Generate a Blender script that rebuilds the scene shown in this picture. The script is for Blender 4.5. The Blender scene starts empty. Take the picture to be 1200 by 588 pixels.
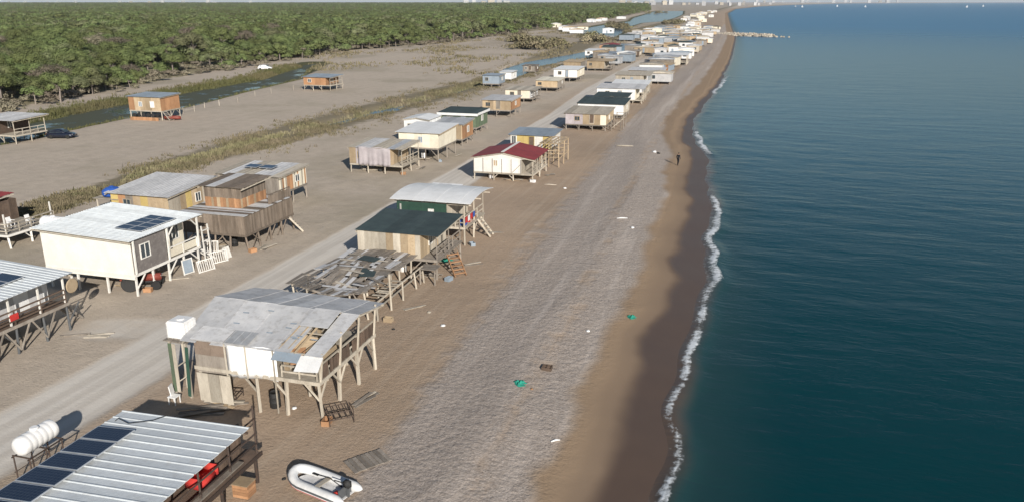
import bpy, bmesh, math, random
import numpy as np
from mathutils import Vector, Matrix, Quaternion

R = math.radians
rnd = random.Random(7)
rng = np.random.default_rng(7)
sc = bpy.context.scene
COL = sc.collection

# ------------------------------------------------------------------ camera
FPX, CAM_H, Y_HOR, YAW = 930.0, 21.0, 2.0, R(16)
PITCH = math.atan((294 - Y_HOR) / FPX)
cam_d = bpy.data.cameras.new('camera')
cam = bpy.data.objects.new('camera', cam_d); COL.objects.link(cam)
cam_d.sensor_width = 36.0
cam_d.lens = FPX / 1200 * 36
cam_d.clip_start = 0.5; cam_d.clip_end = 90000
cam.location = (0, 0, CAM_H)
cam.rotation_euler = (R(90) - PITCH, 0, YAW)
sc.camera = cam

# ------------------------------------------------------------------ light
SUN_EL = 23.5
sh = Vector((-0.58, 0.815, 0)).normalized()          # the way shadows fall
sun_dir = Vector((-sh.x * math.cos(R(SUN_EL)), -sh.y * math.cos(R(SUN_EL)), math.sin(R(SUN_EL))))
sd = bpy.data.lights.new('sun', 'SUN'); sd.energy = 4.6; sd.angle = R(0.55); sd.color = (1.0, 0.945, 0.87)
so = bpy.data.objects.new('sun', sd); COL.objects.link(so)
so.rotation_euler = sun_dir.to_track_quat('Z', 'Y').to_euler(); so.location = (40, -60, 60)
w = bpy.data.worlds.new('World'); sc.world = w; w.use_nodes = True
wn = w.node_tree
sky = wn.nodes.new('ShaderNodeTexSky'); sky.sky_type = 'NISHITA'; sky.sun_disc = False
sky.sun_elevation = R(SUN_EL); sky.sun_rotation = math.atan2(sun_dir.x, sun_dir.y)
sky.air_density = 1.0; sky.dust_density = 0.4; sky.ozone_density = 1.6
bg = wn.nodes['Background']; bg.inputs['Strength'].default_value = 0.058
wn.links.new(sky.outputs[0], bg.inputs[0])
sc.view_settings.view_transform = 'Standard'; sc.view_settings.look = 'None'
sc.view_settings.gamma = 1.0; sc.view_settings.exposure = 0.40
sc.cycles.max_bounces = 6; sc.cycles.transparent_max_bounces = 8
sc.cycles.volume_bounces = 0

# ------------------------------------------------------------------ pixel -> ground
def g(px, py, z=0.0):
    a = (px - 600) / FPX; b = (294 - py) / FPX
    fw = math.cos(PITCH) + b * math.sin(PITCH); up = -math.sin(PITCH) + b * math.cos(PITCH)
    t = (z - CAM_H) / up
    r = a * t; f = fw * t
    return (r * math.cos(YAW) - f * math.sin(YAW), r * math.sin(YAW) + f * math.cos(YAW))

def zpx(px, pbase, ptop, zb=0.0):
    """height of a thing standing at the ground pixel (px, pbase) whose top shows at row ptop"""
    x, y = g(px, pbase, zb)
    f = -x * math.sin(YAW) + y * math.cos(YAW)
    b = (294 - ptop) / FPX
    return CAM_H + f * (-math.sin(PITCH) + b * math.cos(PITCH)) / (math.cos(PITCH) + b * math.sin(PITCH))

SEA = -0.8
sp = [(768, 588), (790, 500), (813, 420), (823, 350), (831, 300), (837, 240), (829, 180), (811, 157), (822, 130), (845, 100),
      (858, 70), (863, 45), (857, 30), (853, 16), (862, 11), (890, 8.0), (930, 6.0), (990, 4.4)]
SH = sorted([g(a, b, SEA) for a, b in sp], key=lambda q: q[1])
SY = np.array([-200] + [q[1] for q in SH] + [30000.]); SX = np.array([-2.6] + [q[0] for q in SH] + [SH[-1][0] + 9000.])
def shore_x(y):
    y = np.asarray(y, float)
    a = np.interp(y, SY, SX)
    for k in (0.06, 0.12):
        a = a + 0.5 * (np.interp(y * (1 + k) + 2, SY, SX) - np.interp(y * (1 - k) - 2, SY, SX)) * 0.0
    d = np.clip(y * 0.05, 1, 60)
    a = (np.interp(y - d, SY, SX) + 2 * a + np.interp(y + d, SY, SX)) / 4
    return a + 0.35 * np.sin(y * 0.23) * np.exp(-y / 400) + 0.2 * np.sin(y * 0.71 + 1) * np.exp(-y / 300)

def sines(x, y, sc_=1.0, seed=0, n=7):
    r_ = np.random.default_rng(seed); z = 0
    for i in range(n):
        an = r_.uniform(0, 6.28); f = sc_ * r_.uniform(0.5, 2.2); ph = r_.uniform(0, 6.28)
        z = z + np.sin((x * math.cos(an) + y * math.sin(an)) * f + ph)
    return z / n

# ---- channels: (x, y, half width, water)
STREAM = [(-118, 60, 6.5), (-118, 100, 6.5), (-119.5, 116, 6.5), (-121, 140, 7.5), (-125, 170, 6.5), (-128, 205, 5.0), (-137, 228, 3.0), (-149, 262, 1.2)]
DITCH = [(-71.5, 128, .1), (-70.9, 142, .3), (-70.5, 150, 1.2), (-69.9, 160, .3), (-68.5, 190, .2), (-67.5, 215, .3), (-67, 232, 1.5), (-73, 262, 4.0), (-72, 292, 5.5), (-66, 330, 6.0), (-60, 380, 6.5), (-60, 440, 6.0)]
LAG = [(*g(702, 43), 9), (*g(706, 37), 14), (*g(712, 32), 15), (*g(735, 27), 12), (*g(757, 25), 17), (*g(766, 21), 26), (*g(778, 17), 30), (*g(785, 13), 30)]
def chan(x, y, pl):
    """distance outside a channel's edge (negative inside)"""
    best = np.full(np.shape(x), 1e9)
    for (ax, ay, aw), (bx, by, bw) in zip(pl[:-1], pl[1:]):
        dx, dy = bx - ax, by - ay; L2 = dx * dx + dy * dy
        t = np.clip(((x - ax) * dx + (y - ay) * dy) / L2, 0, 1)
        d = np.hypot(x - ax - t * dx, y - ay - t * dy) - (aw + t * (bw - aw))
        best = np.minimum(best, d)
    return best

FE = [(-138, 60), (-143.6, 126.3), (-150, 156.5), (-158, 196), (-168, 258.5), (-172, 328), (-160, 394), (-153, 536), (-163, 917), (-212, 1793), (-420, 3500), (-800, 6000)]
FEX = np.array([a for a, b in FE]); FEY = np.array([b for a, b in FE])
def forest_x(y): return np.interp(y, FEY, FEX)

def smooth(a, b, v):
    t = np.clip((v - a) / (b - a), 0, 1); return t * t * (3 - 2 * t)

def ground_z(x, y):
    x = np.asarray(x, float); y = np.asarray(y, float)
    s = x - shore_x(y)
    z = 0.05 * sines(x, y, 0.35, 1) + 0.03 * sines(x, y, 1.3, 2)
    z = z * smooth(-2, -8, s)
    beach = np.where(s < -9, 0, np.where(s < 0, SEA * ((s + 9) / 9) ** 1.4, SEA - 0.09 * s))
    z = z + np.maximum(beach, -6)
    z = z + 0.12 * np.exp(-((s + 9.5) / 1.4) ** 2) * smooth(1200, 300, y)
    for pl in (STREAM, DITCH, LAG):
        d = chan(x, y, pl) + 0.8 * sines(x, y, 0.22, 5)
        z = z - 1.5 * smooth(3.0, -1.5, d)
    fd = forest_x(y) - x
    z = z + smooth(-4, 30, fd) * (0.6 + 0.5 * sines(x, y, 0.06, 9))
    return z
def gz(x, y): return float(ground_z(np.array([x]), np.array([y]))[0])

# ------------------------------------------------------------------ materials
MATS = {}
class NT:
    def __init__(s, name):
        s.m = bpy.data.materials.new(name); s.m.use_nodes = True; s.t = s.m.node_tree
        s.b = s.t.nodes['Principled BSDF']; s.pos = None
    def n(s, typ, **kw):
        nd = s.t.nodes.new(typ)
        for k, v in kw.items():
            if k.startswith('_'): setattr(nd, k[1:], v)
            else: s.set(nd.inputs[k.replace('__', ' ')], v)
        return nd
    def set(s, sock, v):
        if hasattr(v, 'is_output') and v.is_output: s.t.links.new(v, sock)
        elif isinstance(v, (tuple, list)):
            sock.default_value = tuple(v) + ((1,) if len(v) == 3 and sock.type == 'RGBA' else ())
        else: sock.default_value = v
    def P(s):
        if s.pos is None: s.pos = s.n('ShaderNodeNewGeometry').outputs['Position']
        return s.pos
    def scale(s, v, sc3):
        nd = s.n('ShaderNodeMapping'); s.set(nd.inputs['Vector'], v); nd.inputs['Scale'].default_value = sc3
        return nd.outputs[0]
    def noise(s, scale, detail=3, rough=.55, vec=None, dist=0.0):
        nd = s.n('ShaderNodeTexNoise'); s.set(nd.inputs['Vector'], vec if vec is not None else s.P())
        nd.inputs['Scale'].default_value = scale; nd.inputs['Detail'].default_value = detail
        nd.inputs['Roughness'].default_value = rough; nd.inputs['Distortion'].default_value = dist
        return nd.outputs[0]
    def mix(s, f, a, b, mode='MIX'):
        nd = s.n('ShaderNodeMix', _data_type='RGBA', _blend_type=mode)
        s.set(nd.inputs[0], f); s.set(nd.inputs[6], a); s.set(nd.inputs[7], b)
        return nd.outputs[2]
    def math(s, op, a, b=0.0, clamp=False):
        nd = s.n('ShaderNodeMath', _operation=op, _use_clamp=clamp)
        s.set(nd.inputs[0], a); s.set(nd.inputs[1], b)
        return nd.outputs[0]
    def ramp(s, v, a, b, lo=0.0, hi=1.0):
        nd = s.n('ShaderNodeMapRange', _interpolation_type='SMOOTHSTEP')
        s.set(nd.inputs[0], v); nd.inputs[1].default_value = a; nd.inputs[2].default_value = b
        nd.inputs[3].default_value = lo; nd.inputs[4].default_value = hi
        return nd.outputs[0]
    def attr(s, name):
        return s.n('ShaderNodeAttribute', _attribute_name=name).outputs['Fac']
    def rand(s):
        return s.n('ShaderNodeObjectInfo').outputs['Random']
    def bump(s, h, dist, strength=1.0):
        nd = s.n('ShaderNodeBump'); s.set(nd.inputs['Height'], h)
        nd.inputs['Distance'].default_value = dist; nd.inputs['Strength'].default_value = strength
        s.set(s.b.inputs['Normal'], nd.outputs[0])
    def out(s, col, rough=.8, spec=.3, metal=0.0):
        s.set(s.b.inputs['Base Color'], col); s.set(s.b.inputs['Roughness'], rough)
        s.b.inputs['Specular IOR Level'].default_value = spec; s.b.inputs['Metallic'].default_value = metal
        return s.m

def weathered(name, a, b, dirt, rough=.85, sv=(1, 1, 1), var=.28, spec=.25, metal=0.0, dirt_amt=.35, fine=9.0):
    t = NT(name)
    v = t.scale(t.P(), sv)
    c = t.mix(t.ramp(t.noise(1.1, 4, .6, v), .3, .7), a, b)
    c = t.mix(t.math('MULTIPLY', t.ramp(t.noise(fine, 4, .65, v), .48, .72), dirt_amt), c, dirt)
    r = t.ramp(t.rand(), 0, 1, 1 - var, 1 + var * .5)
    hs = t.n('ShaderNodeHueSaturation'); t.set(hs.inputs['Value'], r); t.set(hs.inputs['Color'], c)
    t.bump(t.noise(fine * 1.6, 4, .6, v), .012)
    MATS[name] = t.out(hs.outputs[0], rough, spec, metal)
    return MATS[name]

WG = weathered('grey_wood', (.30, .265, .225), (.215, .185, .155), (.09, .075, .06), sv=(2, 2, .5))
WP = weathered('pale_wood', (.50, .45, .37), (.38, .335, .27), (.17, .14, .11), sv=(2, 2, .5))
WT = weathered('tan_board', (.46, .36, .24), (.37, .28, .18), (.2, .14, .09), sv=(1, 1, .6))
WO = weathered('orange_wood', (.42, .235, .125), (.35, .19, .10), (.15, .08, .05), sv=(1, 1, .6))
WB = weathered('brown_wood', (.15, .105, .078), (.10, .072, .055), (.05, .04, .03))
WH = weathered('white_paint', (.73, .71, .66), (.64, .62, .575), (.38, .34, .28), dirt_amt=.28, var=.1, rough=.6)
CR = weathered('cream_panel', (.74, .69, .56), (.66, .60, .48), (.42, .36, .27), dirt_amt=.3, var=.1, rough=.65)
MW = weathered('white_metal', (.60, .63, .64), (.53, .56, .575), (.40, .38, .34), dirt_amt=.3, var=.08, rough=.5, spec=.4, fine=4)
MG = weathered('grey_metal', (.40, .41, .42), (.30, .31, .325), (.19, .15, .12), dirt_amt=.4, var=.2, rough=.5, spec=.4, fine=3)
FG = weathered('grey_fibre_sheet', (.55, .545, .54), (.45, .45, .455), (.23, .21, .185), dirt_amt=.4, var=.14, rough=.8, fine=3)
FD = weathered('dark_felt', (.052, .075, .075), (.038, .055, .058), (.10, .10, .09), dirt_amt=.3, var=.15, rough=.8)
GN = weathered('green_cloth', (.035, .085, .06), (.025, .06, .045), (.05, .06, .04), var=.15)
GT = weathered('olive_sheet', (.12, .17, .10), (.10, .13, .09), (.2, .17, .12), var=.15)
IV = weathered('ivory_panel', (.80, .775, .70), (.73, .70, .625), (.5, .45, .37), dirt_amt=.25, var=.06, rough=.6)
TW = weathered('white_tarp', (.74, .74, .73), (.66, .66, .65), (.5, .46, .4), dirt_amt=.2, var=.05, rough=.5)
TL = weathered('lilac_tarp', (.44, .40, .41), (.36, .32, .33), (.22, .19, .17), dirt_amt=.4, var=.1)
RD = weathered('red_roof', (.27, .045, .045), (.21, .035, .038), (.30, .18, .15), dirt_amt=.25, var=.08, rough=.6)
YL = weathered('yellow_paint', (.52, .40, .16), (.45, .34, .13), (.3, .22, .1), dirt_amt=.3, var=.1)
BL = weathered('blue_plastic', (.03, .10, .38), (.025, .08, .32), (.1, .1, .2), dirt_amt=.2, var=.05, rough=.4)
BG = weathered('blue_grey_sheet', (.27, .32, .37), (.22, .265, .31), (.2, .18, .16), dirt_amt=.3, var=.1)
RU = weathered('rust_steel', (.075, .055, .045), (.055, .042, .036), (.14, .07, .04), dirt_amt=.4)
RC = weathered('red_cloth', (.50, .045, .035), (.42, .03, .03), (.3, .04, .03), var=.05)
SR = weathered('stone_cladding', (.26, .235, .22), (.19, .17, .16), (.36, .33, .30), dirt_amt=.6, fine=5)
BK = weathered('black_rubber', (.022, .022, .022), (.03, .03, .03), (.06, .055, .05), rough=.7)
RK = weathered('jetty_stone', (.46, .41, .33), (.36, .31, .25), (.2, .17, .14), dirt_amt=.5, fine=1.5)
NET = weathered('green_net', (.03, .28, .20), (.025, .22, .16), (.02, .12, .1), var=.1)

def simple(name, c, rough=.5, spec=.5, metal=0.0, coat=0.0):
    t = NT(name); t.b.inputs['Coat Weight'].default_value = coat
    n = t.noise(3, 3)
    MATS[name] = t.out(t.mix(t.ramp(n, .3, .7), c, tuple(q * .86 for q in c)), rough, spec, metal)
    return MATS[name]
GLASS = simple('window_glass', (.045, .06, .07), .08, .6)
PV_F = simple('aluminium_frame', (.62, .63, .64), .4, .5, .6)
PLAS = simple('white_plastic', (.80, .79, .77), .35, .5)
NAVY = simple('navy_car_paint', (.012, .016, .032), .3, .5, .2, .6)
CARW = simple('white_car_paint', (.78, .78, .78), .3, .5, 0, .5)
PVC = simple('grey_pvc', (.70, .70, .69), .4, .45)
PVCD = simple('dark_grey_pvc', (.10, .105, .11), .45, .4)
TRED = simple('tractor_red', (.22, .05, .035), .55, .4)
SKIN = simple('skin', (.42, .26, .18), .6, .3)
CLOTH = simple('dark_clothing', (.02, .02, .024), .85, .2)
STEEL = simple('steel', (.45, .45, .45), .35, .5, .7)
BARK = weathered('grey_bark', (.27, .23, .20), (.19, .16, .14), (.1, .085, .07), var=.2, fine=6)

def pv_mat():
    t = NT('solar_cells')
    tc = t.n('ShaderNodeTexCoord')
    br = t.n('ShaderNodeTexBrick', _offset=0.0, Scale=1.0); t.set(br.inputs['Vector'], tc.outputs['Object'])
    br.inputs['Color1'].default_value = (.010, .016, .034, 1); br.inputs['Color2'].default_value = (.013, .019, .038, 1)
    br.inputs['Mortar'].default_value = (.05, .06, .075, 1); br.inputs['Mortar Size'].default_value = .008
    br.inputs['Brick Width'].default_value = .16; br.inputs['Row Height'].default_value = .16
    return t.out(br.outputs[0], .12, .5)
PV = pv_mat()

def foliage(name, a, b, c, transl=.12):
    t = NT(name)
    col = t.mix(t.ramp(t.noise(.35, 3, .6), .35, .65), a, b)
    col = t.mix(t.math('MULTIPLY', t.ramp(t.noise(.045, 2), .52, .66), .55), col, c)
    r = t.ramp(t.rand(), 0, 1, .78, 1.22)
    hs = t.n('ShaderNodeHueSaturation'); t.set(hs.inputs['Value'], r); t.set(hs.inputs['Color'], col)
    h2 = t.ramp(t.rand(), 0, 1, .485, .512); t.set(hs.inputs['Hue'], h2)
    t.b.inputs['Subsurface Weight'].default_value = 0
    MATS[name] = t.out(hs.outputs[0], .75, .2)
    return MATS[name]
PINE = foliage('pine_foliage', (.135, .163, .058), (.096, .12, .044), (.17, .165, .10))
SCRUB = foliage('scrub_foliage', (.20, .17, .125), (.15, .135, .09), (.24, .205, .16))
REED = foliage('reed_foliage', (.215, .185, .11), (.15, .14, .073), (.27, .225, .155))
MARSH = foliage('marsh_foliage', (.125, .125, .048), (.09, .098, .038), (.17, .145, .075))

def ground_mat():
    t = NT('ground_sand')
    s, grav, road, grass, forest, marsh = [t.attr(k) for k in ('shore', 'gravel', 'road', 'grass', 'forest', 'marsh')]; ws = t.attr('wet')
    P = t.P()
    n_big = t.noise(.07, 4, .55); n_mid = t.noise(.6, 5, .6); n_fine = t.noise(5.0, 5, .65); n_peb = t.noise(14.0, 3, .7)
    streak = t.noise(.35, 4, .6, t.scale(P, (1.6, .07, 1)))
    streak2 = t.noise(.9, 3, .6, t.scale(P, (1.8, .05, 1)))
    sand = t.mix(t.ramp(n_big, .35, .65), (.41, .305, .217), (.345, .257, .182))
    sand = t.mix(t.ramp(n_fine, .4, .75, 0, .45), sand, (.25, .192, .14))
    sand = t.mix(t.ramp(streak2, .45, .7, 0, .35), sand, (.46, .37, .28))
    # dusty inland flat is greyer
    inl = t.ramp(s, -36, -24)
    inland = t.mix(t.ramp(n_mid, .3, .7), (.48, .405, .325), (.41, .345, .275))
    inland = t.mix(t.ramp(streak, .42, .68, 0, .6), inland, (.49, .415, .33))
    inland = t.mix(t.ramp(n_fine, .5, .75, 0, .45), inland, (.24, .20, .15))
    c = t.mix(inl, inland, sand)
    inland_dirt = t.ramp(t.noise(.035, 4, .6), .48, .68, 0, .55)
    c = t.mix(t.math('MULTIPLY', inland_dirt, t.math('SUBTRACT', 1.0, inl)), c, (.27, .235, .165))
    # packed pale road
    rm = t.ramp(t.math('ADD', road, t.math('MULTIPLY', t.math('SUBTRACT', n_mid, .5), .5)), .25, .75)
    rc = t.mix(t.ramp(streak2, .35, .65), (.62, .58, .52), (.52, .48, .425))
    c = t.mix(t.math('MULTIPLY', rm, .85), c, rc)
    # gravel
    gm = t.math('ADD', grav, t.math('MULTIPLY', t.math('SUBTRACT', streak, .5), 1.1))
    gm = t.math('ADD', gm, t.math('MULTIPLY', t.math('SUBTRACT', n_mid, .5), .9))
    gm = t.ramp(gm, .22, .70)
    gc = t.mix(t.ramp(n_peb, .3, .7), (.265, .226, .195), (.49, .435, .39))
    gc = t.mix(t.ramp(n_fine, .42, .62, 0, .6), gc, (.235, .20, .175))
    gc = t.mix(t.ramp(streak, .5, .75, 0, .55), gc, (.56, .50, .45))
    c = t.mix(t.math('MULTIPLY', gm, .82), c, gc)
    # grass earth, marsh, forest floor
    g1 = t.ramp(t.math('ADD', grass, t.math('MULTIPLY', t.math('SUBTRACT', n_mid, .5), 1.0)), .3, .8)
    c = t.mix(t.math('MULTIPLY', g1, .8), c, t.mix(t.ramp(n_fine, .3, .7), (.17, .135, .075), (.115, .10, .052)))
    m1 = t.ramp(t.math('ADD', marsh, t.math('MULTIPLY', t.math('SUBTRACT', n_mid, .5), .6)), .3, .7)
    c = t.mix(m1, c, t.mix(n_fine, (.09, .085, .035), (.06, .06, .026)))
    f1 = t.ramp(t.math('ADD', forest, t.math('MULTIPLY', t.math('SUBTRACT', n_mid, .5), .8)), .3, .7)
    c = t.mix(f1, c, t.mix(t.ramp(n_mid, .3, .7), (.33, .265, .18), (.15, .145, .07)))
    # clean brown swash sand, then wet sand
    sw = t.math('ADD', s, t.math('MULTIPLY', t.math('SUBTRACT', t.noise(.28, 2, .5), .5), 1.6))
    sm = t.ramp(sw, -6.2, -5.0)
    c = t.mix(sm, c, t.mix(n_big, (.285, .203, .132), (.25, .178, .116)))
    wsrc = t.math('ADD', ws, t.math('MULTIPLY', t.math('SUBTRACT', t.noise(.14, 3, .45), .5), 2.3))
    wm = t.ramp(wsrc, -3.5, -2.3)
    dm = t.ramp(wsrc, -5.0, -2.4)
    c = t.mix(t.math('MULTIPLY', dm, .55), c, (.16, .112, .082))
    c = t.mix(wm, c, t.mix(n_mid, (.105, .070, .050), (.084, .057, .043)))
    rough = t.ramp(wm, 0, 1, .95, .42)
    hgt = t.math('ADD', t.math('MULTIPLY', n_fine, .6), t.math('MULTIPLY', n_peb, .35))
    hgt = t.math('ADD', hgt, t.math('MULTIPLY', n_mid, 1.2))
    hgt = t.math('ADD', hgt, t.math('MULTIPLY', t.math('MULTIPLY', t.noise(2.3, 3, .6), gm), 1.1))
    hgt = t.math('MULTIPLY', hgt, t.ramp(wsrc, -6, -4, 1, .06))
    hgt = t.math('MULTIPLY', hgt, t.math('SUBTRACT', 1.0, t.math('MULTIPLY', rm, .6)))
    t.bump(hgt, .085, 1.0)
    return t.out(c, rough, .25)

def sea_mat():
    t = NT('sea_water')
    P = t.P(); foam = t.attr('foam'); sh_ = t.attr('shallow'); far = t.attr('far')
    n0 = t.noise(.012, 3, .5, t.scale(P, (1, .35, 1)))
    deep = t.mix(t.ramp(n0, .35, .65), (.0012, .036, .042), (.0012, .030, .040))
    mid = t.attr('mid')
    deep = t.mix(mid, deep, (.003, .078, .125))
    deep = t.mix(far, deep, (.026, .145, .275))  # mid and far steps put the reflected sky's blue into the water colour
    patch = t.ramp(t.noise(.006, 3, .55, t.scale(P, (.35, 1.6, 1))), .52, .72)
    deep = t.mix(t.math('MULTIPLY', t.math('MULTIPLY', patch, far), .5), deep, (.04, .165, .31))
    c = t.mix(sh_, deep, (.018, .050, .052))
    c = t.mix(t.attr('edge'), c, (.115, .080, .060))
    fn = t.math('ADD', t.noise(2.2, 5, .75), t.math('MULTIPLY', t.noise(.45, 3, .6), .65))
    fm = t.ramp(t.math('ADD', fn, t.math('MULTIPLY', foam, .8)), 1.36, 1.66)
    fm = t.math('MULTIPLY', fm, t.ramp(foam, .05, .3))
    c = t.mix(fm, c, (.72, .75, .76))
    rough = t.math('ADD', t.ramp(fm, 0, 1, .18, .8), t.math('MULTIPLY', far, .14))
    w1 = t.noise(.55, 4, .6, t.scale(P, (.55, 1.5, 1)), .3)
    w2 = t.noise(.14, 3, .5, t.scale(P, (.5, 1.4, 1)))
    w3 = t.noise(2.2, 3, .6, t.scale(P, (.7, 1.3, 1)))
    h = t.math('ADD', t.math('MULTIPLY', w1, .5), t.math('MULTIPLY', w2, 1.1))
    h = t.math('ADD', h, t.math('MULTIPLY', w3, .1))
    h = t.math('ADD', h, t.math('MULTIPLY', fm, .12))
    t.bump(h, .24, .7)
    t.b.inputs['IOR'].default_value = 1.33
    return t.out(c, rough, .2)

def stream_mat():
    t = NT('still_water')
    n = t.noise(.12, 4, .6); n2 = t.noise(.9, 3, .6)
    weed_refl = t.ramp(t.math('ADD', n, t.math('MULTIPLY', n2, .25)), .52, .60)  # floating weed, spread wider in place of the wood's dark green reflection
    c = t.mix(weed_refl, (.030, .055, .072), (.06, .062, .03))  # bluish base: pale sky reflection put into the colour
    t.bump(t.noise(3, 2), .01)
    return t.out(c, t.ramp(weed_refl, 0, 1, .06, .7), .5)
GROUND, SEAM, STREAMM = ground_mat(), sea_mat(), stream_mat()
def lagoon_mat():
    t = NT('lagoon_water'); n = t.noise(.03, 3, .5); t.bump(t.noise(1.5, 2), .02)
    return t.out(t.mix(n, (.03, .085, .14), (.05, .12, .19)), .2, .4)  # blue of the mirrored sky painted as base colour
LAGM = lagoon_mat()

# ------------------------------------------------------------------ mesh helpers
def link(name, me, parent=None, mat=None):
    o = bpy.data.objects.new(name, me); COL.objects.link(o)
    if mat is not None and me is not None and not me.materials: me.materials.append(mat)
    if parent is not None: o.parent = parent
    return o
def tag(o, label=None, cat=None, group=None, kind=None):
    if label: o['label'] = label
    if cat: o['category'] = cat
    if group: o['group'] = group
    if kind: o['kind'] = kind
    return o
def empty(name, loc, label, cat, group=None):
    o = bpy.data.objects.new(name, None); COL.objects.link(o); o.location = loc; o.empty_display_size = .3
    return tag(o, label, cat, group)

def unit_box():
    bm = bmesh.new(); bmesh.ops.create_cube(bm, size=1.0)
    me = bpy.data.meshes.new('box'); bm.to_mesh(me); bm.free(); return me
def unit_cyl(n=8):
    v, f = [], []
    for k, (z, r) in enumerate(((-.5, 1.08), (.0, .98), (.5, .9))):
        for i in range(n):
            a = 2 * math.pi * i / n; v.append((r * math.cos(a), r * math.sin(a), z))
    for k in range(2):
        for i in range(n):
            j = (i + 1) % n; f.append((k * n + i, k * n + j, k * n + n + j, k * n + n + i))
    f.append(tuple(range(n - 1, -1, -1))); f.append(tuple(range(2 * n, 3 * n)))
    me = bpy.data.meshes.new('pole'); me.from_pydata(v, [], f); return me
_shared = {}
def shared(kind, mat):
    k = (kind, mat.name)
    if k not in _shared:
        me = unit_box() if kind == 'box' else unit_cyl()
        me.materials.append(mat); _shared[k] = me
    return _shared[k]

def off(par):
    """world offset of a parent chain (parts sit unrotated on their thing)"""
    p = Vector((0, 0, 0))
    while par is not None: p += par.location; par = par.parent
    return p
def B(name, c, s, m, par, rot=None):
    o = bpy.data.objects.new(name, shared('box', m)); COL.objects.link(o)
    o.location = Vector(c) - off(par); o.scale = s
    if rot is not None:
        if isinstance(rot, Quaternion): o.rotation_mode = 'QUATERNION'; o.rotation_quaternion = rot
        else: o.rotation_euler = rot
    if par is not None: o.parent = par
    return o
def beam(name, p0, p1, wd, ht, m, par):
    p0, p1 = Vector(p0), Vector(p1); d = p1 - p0
    return B(name, (p0 + p1) / 2, (wd, ht, d.length), m, par, d.to_track_quat('Z', 'Y'))
def pole(name, p0, p1, r, m, par):
    p0, p1 = Vector(p0), Vector(p1); d = p1 - p0
    o = bpy.data.objects.new(name, shared('cyl', m)); COL.objects.link(o)
    o.location = (p0 + p1) / 2 - off(par); o.scale = (r, r, d.length)
    o.rotation_mode = 'QUATERNION'; o.rotation_quaternion = d.to_track_quat('Z', 'Y')
    if par is not None: o.parent = par
    return o

class MB:
    def __init__(s): s.v = []; s.f = []
    def quad(s, a, b, c, d):
        n = len(s.v); s.v += [tuple(a), tuple(b), tuple(c), tuple(d)]; s.f.append((n, n + 1, n + 2, n + 3))
    def box(s, c, sz, q=None):
        n = len(s.v); c = Vector(c)
        for dx in (-.5, .5):
            for dy in (-.5, .5):
                for dz in (-.5, .5):
                    p = Vector((dx * sz[0], dy * sz[1], dz * sz[2]))
                    if q: p = q @ p
                    s.v.append(tuple(c + p))
        for f in ((0, 1, 3, 2), (4, 6, 7, 5), (0, 4, 5, 1), (2, 3, 7, 6), (0, 2, 6, 4), (1, 5, 7, 3)):
            s.f.append(tuple(n + i for i in f))
    def beam(s, p0, p1, w_, h_):
        p0, p1 = Vector(p0), Vector(p1); d = p1 - p0
        s.box((p0 + p1) / 2, (w_, h_, d.length), d.to_track_quat('Z', 'Y'))
    def tube(s, pts, rad, n=10, cap=True):
        pts = [Vector(p) for p in pts]; base = len(s.v); m = len(pts)
        if not isinstance(rad, (list, tuple)): rad = [rad] * m
        up = Vector((0, 0, 1))
        for i, p in enumerate(pts):
            d = (pts[min(i + 1, m - 1)] - pts[max(i - 1, 0)]).normalized()
            u = d.cross(up)
            if u.length < 1e-3: u = d.cross(Vector((1, 0, 0)))
            u.normalize(); w_ = u.cross(d)
            for k in range(n):
                a = 2 * math.pi * k / n
                s.v.append(tuple(p + (u * math.cos(a) + w_ * math.sin(a)) * rad[i]))
        for i in range(m - 1):
            for k in range(n):
                j = (k + 1) % n
                s.f.append((base + i * n + k, base + i * n + j, base + i * n + n + j, base + i * n + n + k))
        if cap:
            s.f.append(tuple(base + k for k in range(n - 1, -1, -1)))
            s.f.append(tuple(base + (m - 1) * n + k for k in range(n)))
    def lathe(s, c, prof, axis='z', n=20):
        """prof: (radius, along) pairs"""
        base = len(s.v); m = len(prof); c = Vector(c)
        for r, h in prof:
            for k in range(n):
                a = 2 * math.pi * k / n; p = (r * math.cos(a), r * math.sin(a), h)
                p = {'z': p, 'x': (p[2], p[0], p[1]), 'y': (p[0], p[2], p[1])}[axis]
                s.v.append(tuple(c + Vector(p)))
        for i in range(m - 1):
            for k in range(n):
                j = (k + 1) % n
                s.f.append((base + i * n + k, base + i * n + j, base + (i + 1) * n + j, base + (i + 1) * n + k))
        s.f.append(tuple(base + k for k in range(n))); s.f.append(tuple(base + (m - 1) * n + k for k in range(n)))
    def prism(s, poly, axis_vec, o=(0, 0, 0)):
        n = len(s.v); m = len(poly); a = Vector(axis_vec)
        for p in poly: s.v.append(tuple(Vector(p) + Vector(o)))
        for p in poly: s.v.append(tuple(Vector(p) + Vector(o) + a))
        s.f.append(tuple(range(n, n + m))); s.f.append(tuple(range(n + 2 * m - 1, n + m - 1, -1)))
        for i in range(m):
            j = (i + 1) % m; s.f.append((n + i, n + m + i, n + m + j, n + j))
    def build(s, name, mat, par=None, smooth_=False, bevel=0, world=True):
        o_ = off(par) if world else Vector((0, 0, 0))
        me = bpy.data.meshes.new(name)
        me.from_pydata([(x - o_.x, y - o_.y, z - o_.z) for x, y, z in s.v], [], s.f)
        bm = bmesh.new(); bm.from_mesh(me); bmesh.ops.recalc_face_normals(bm, faces=bm.faces)
        if bevel: bmesh.ops.bevel(bm, geom=list(bm.edges), offset=bevel, segments=2, affect='EDGES', clamp_overlap=True)
        bm.to_mesh(me); bm.free()
        if smooth_: me.polygons.foreach_set('use_smooth', [True] * len(me.polygons))
        return link(name, me, par, mat)

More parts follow.
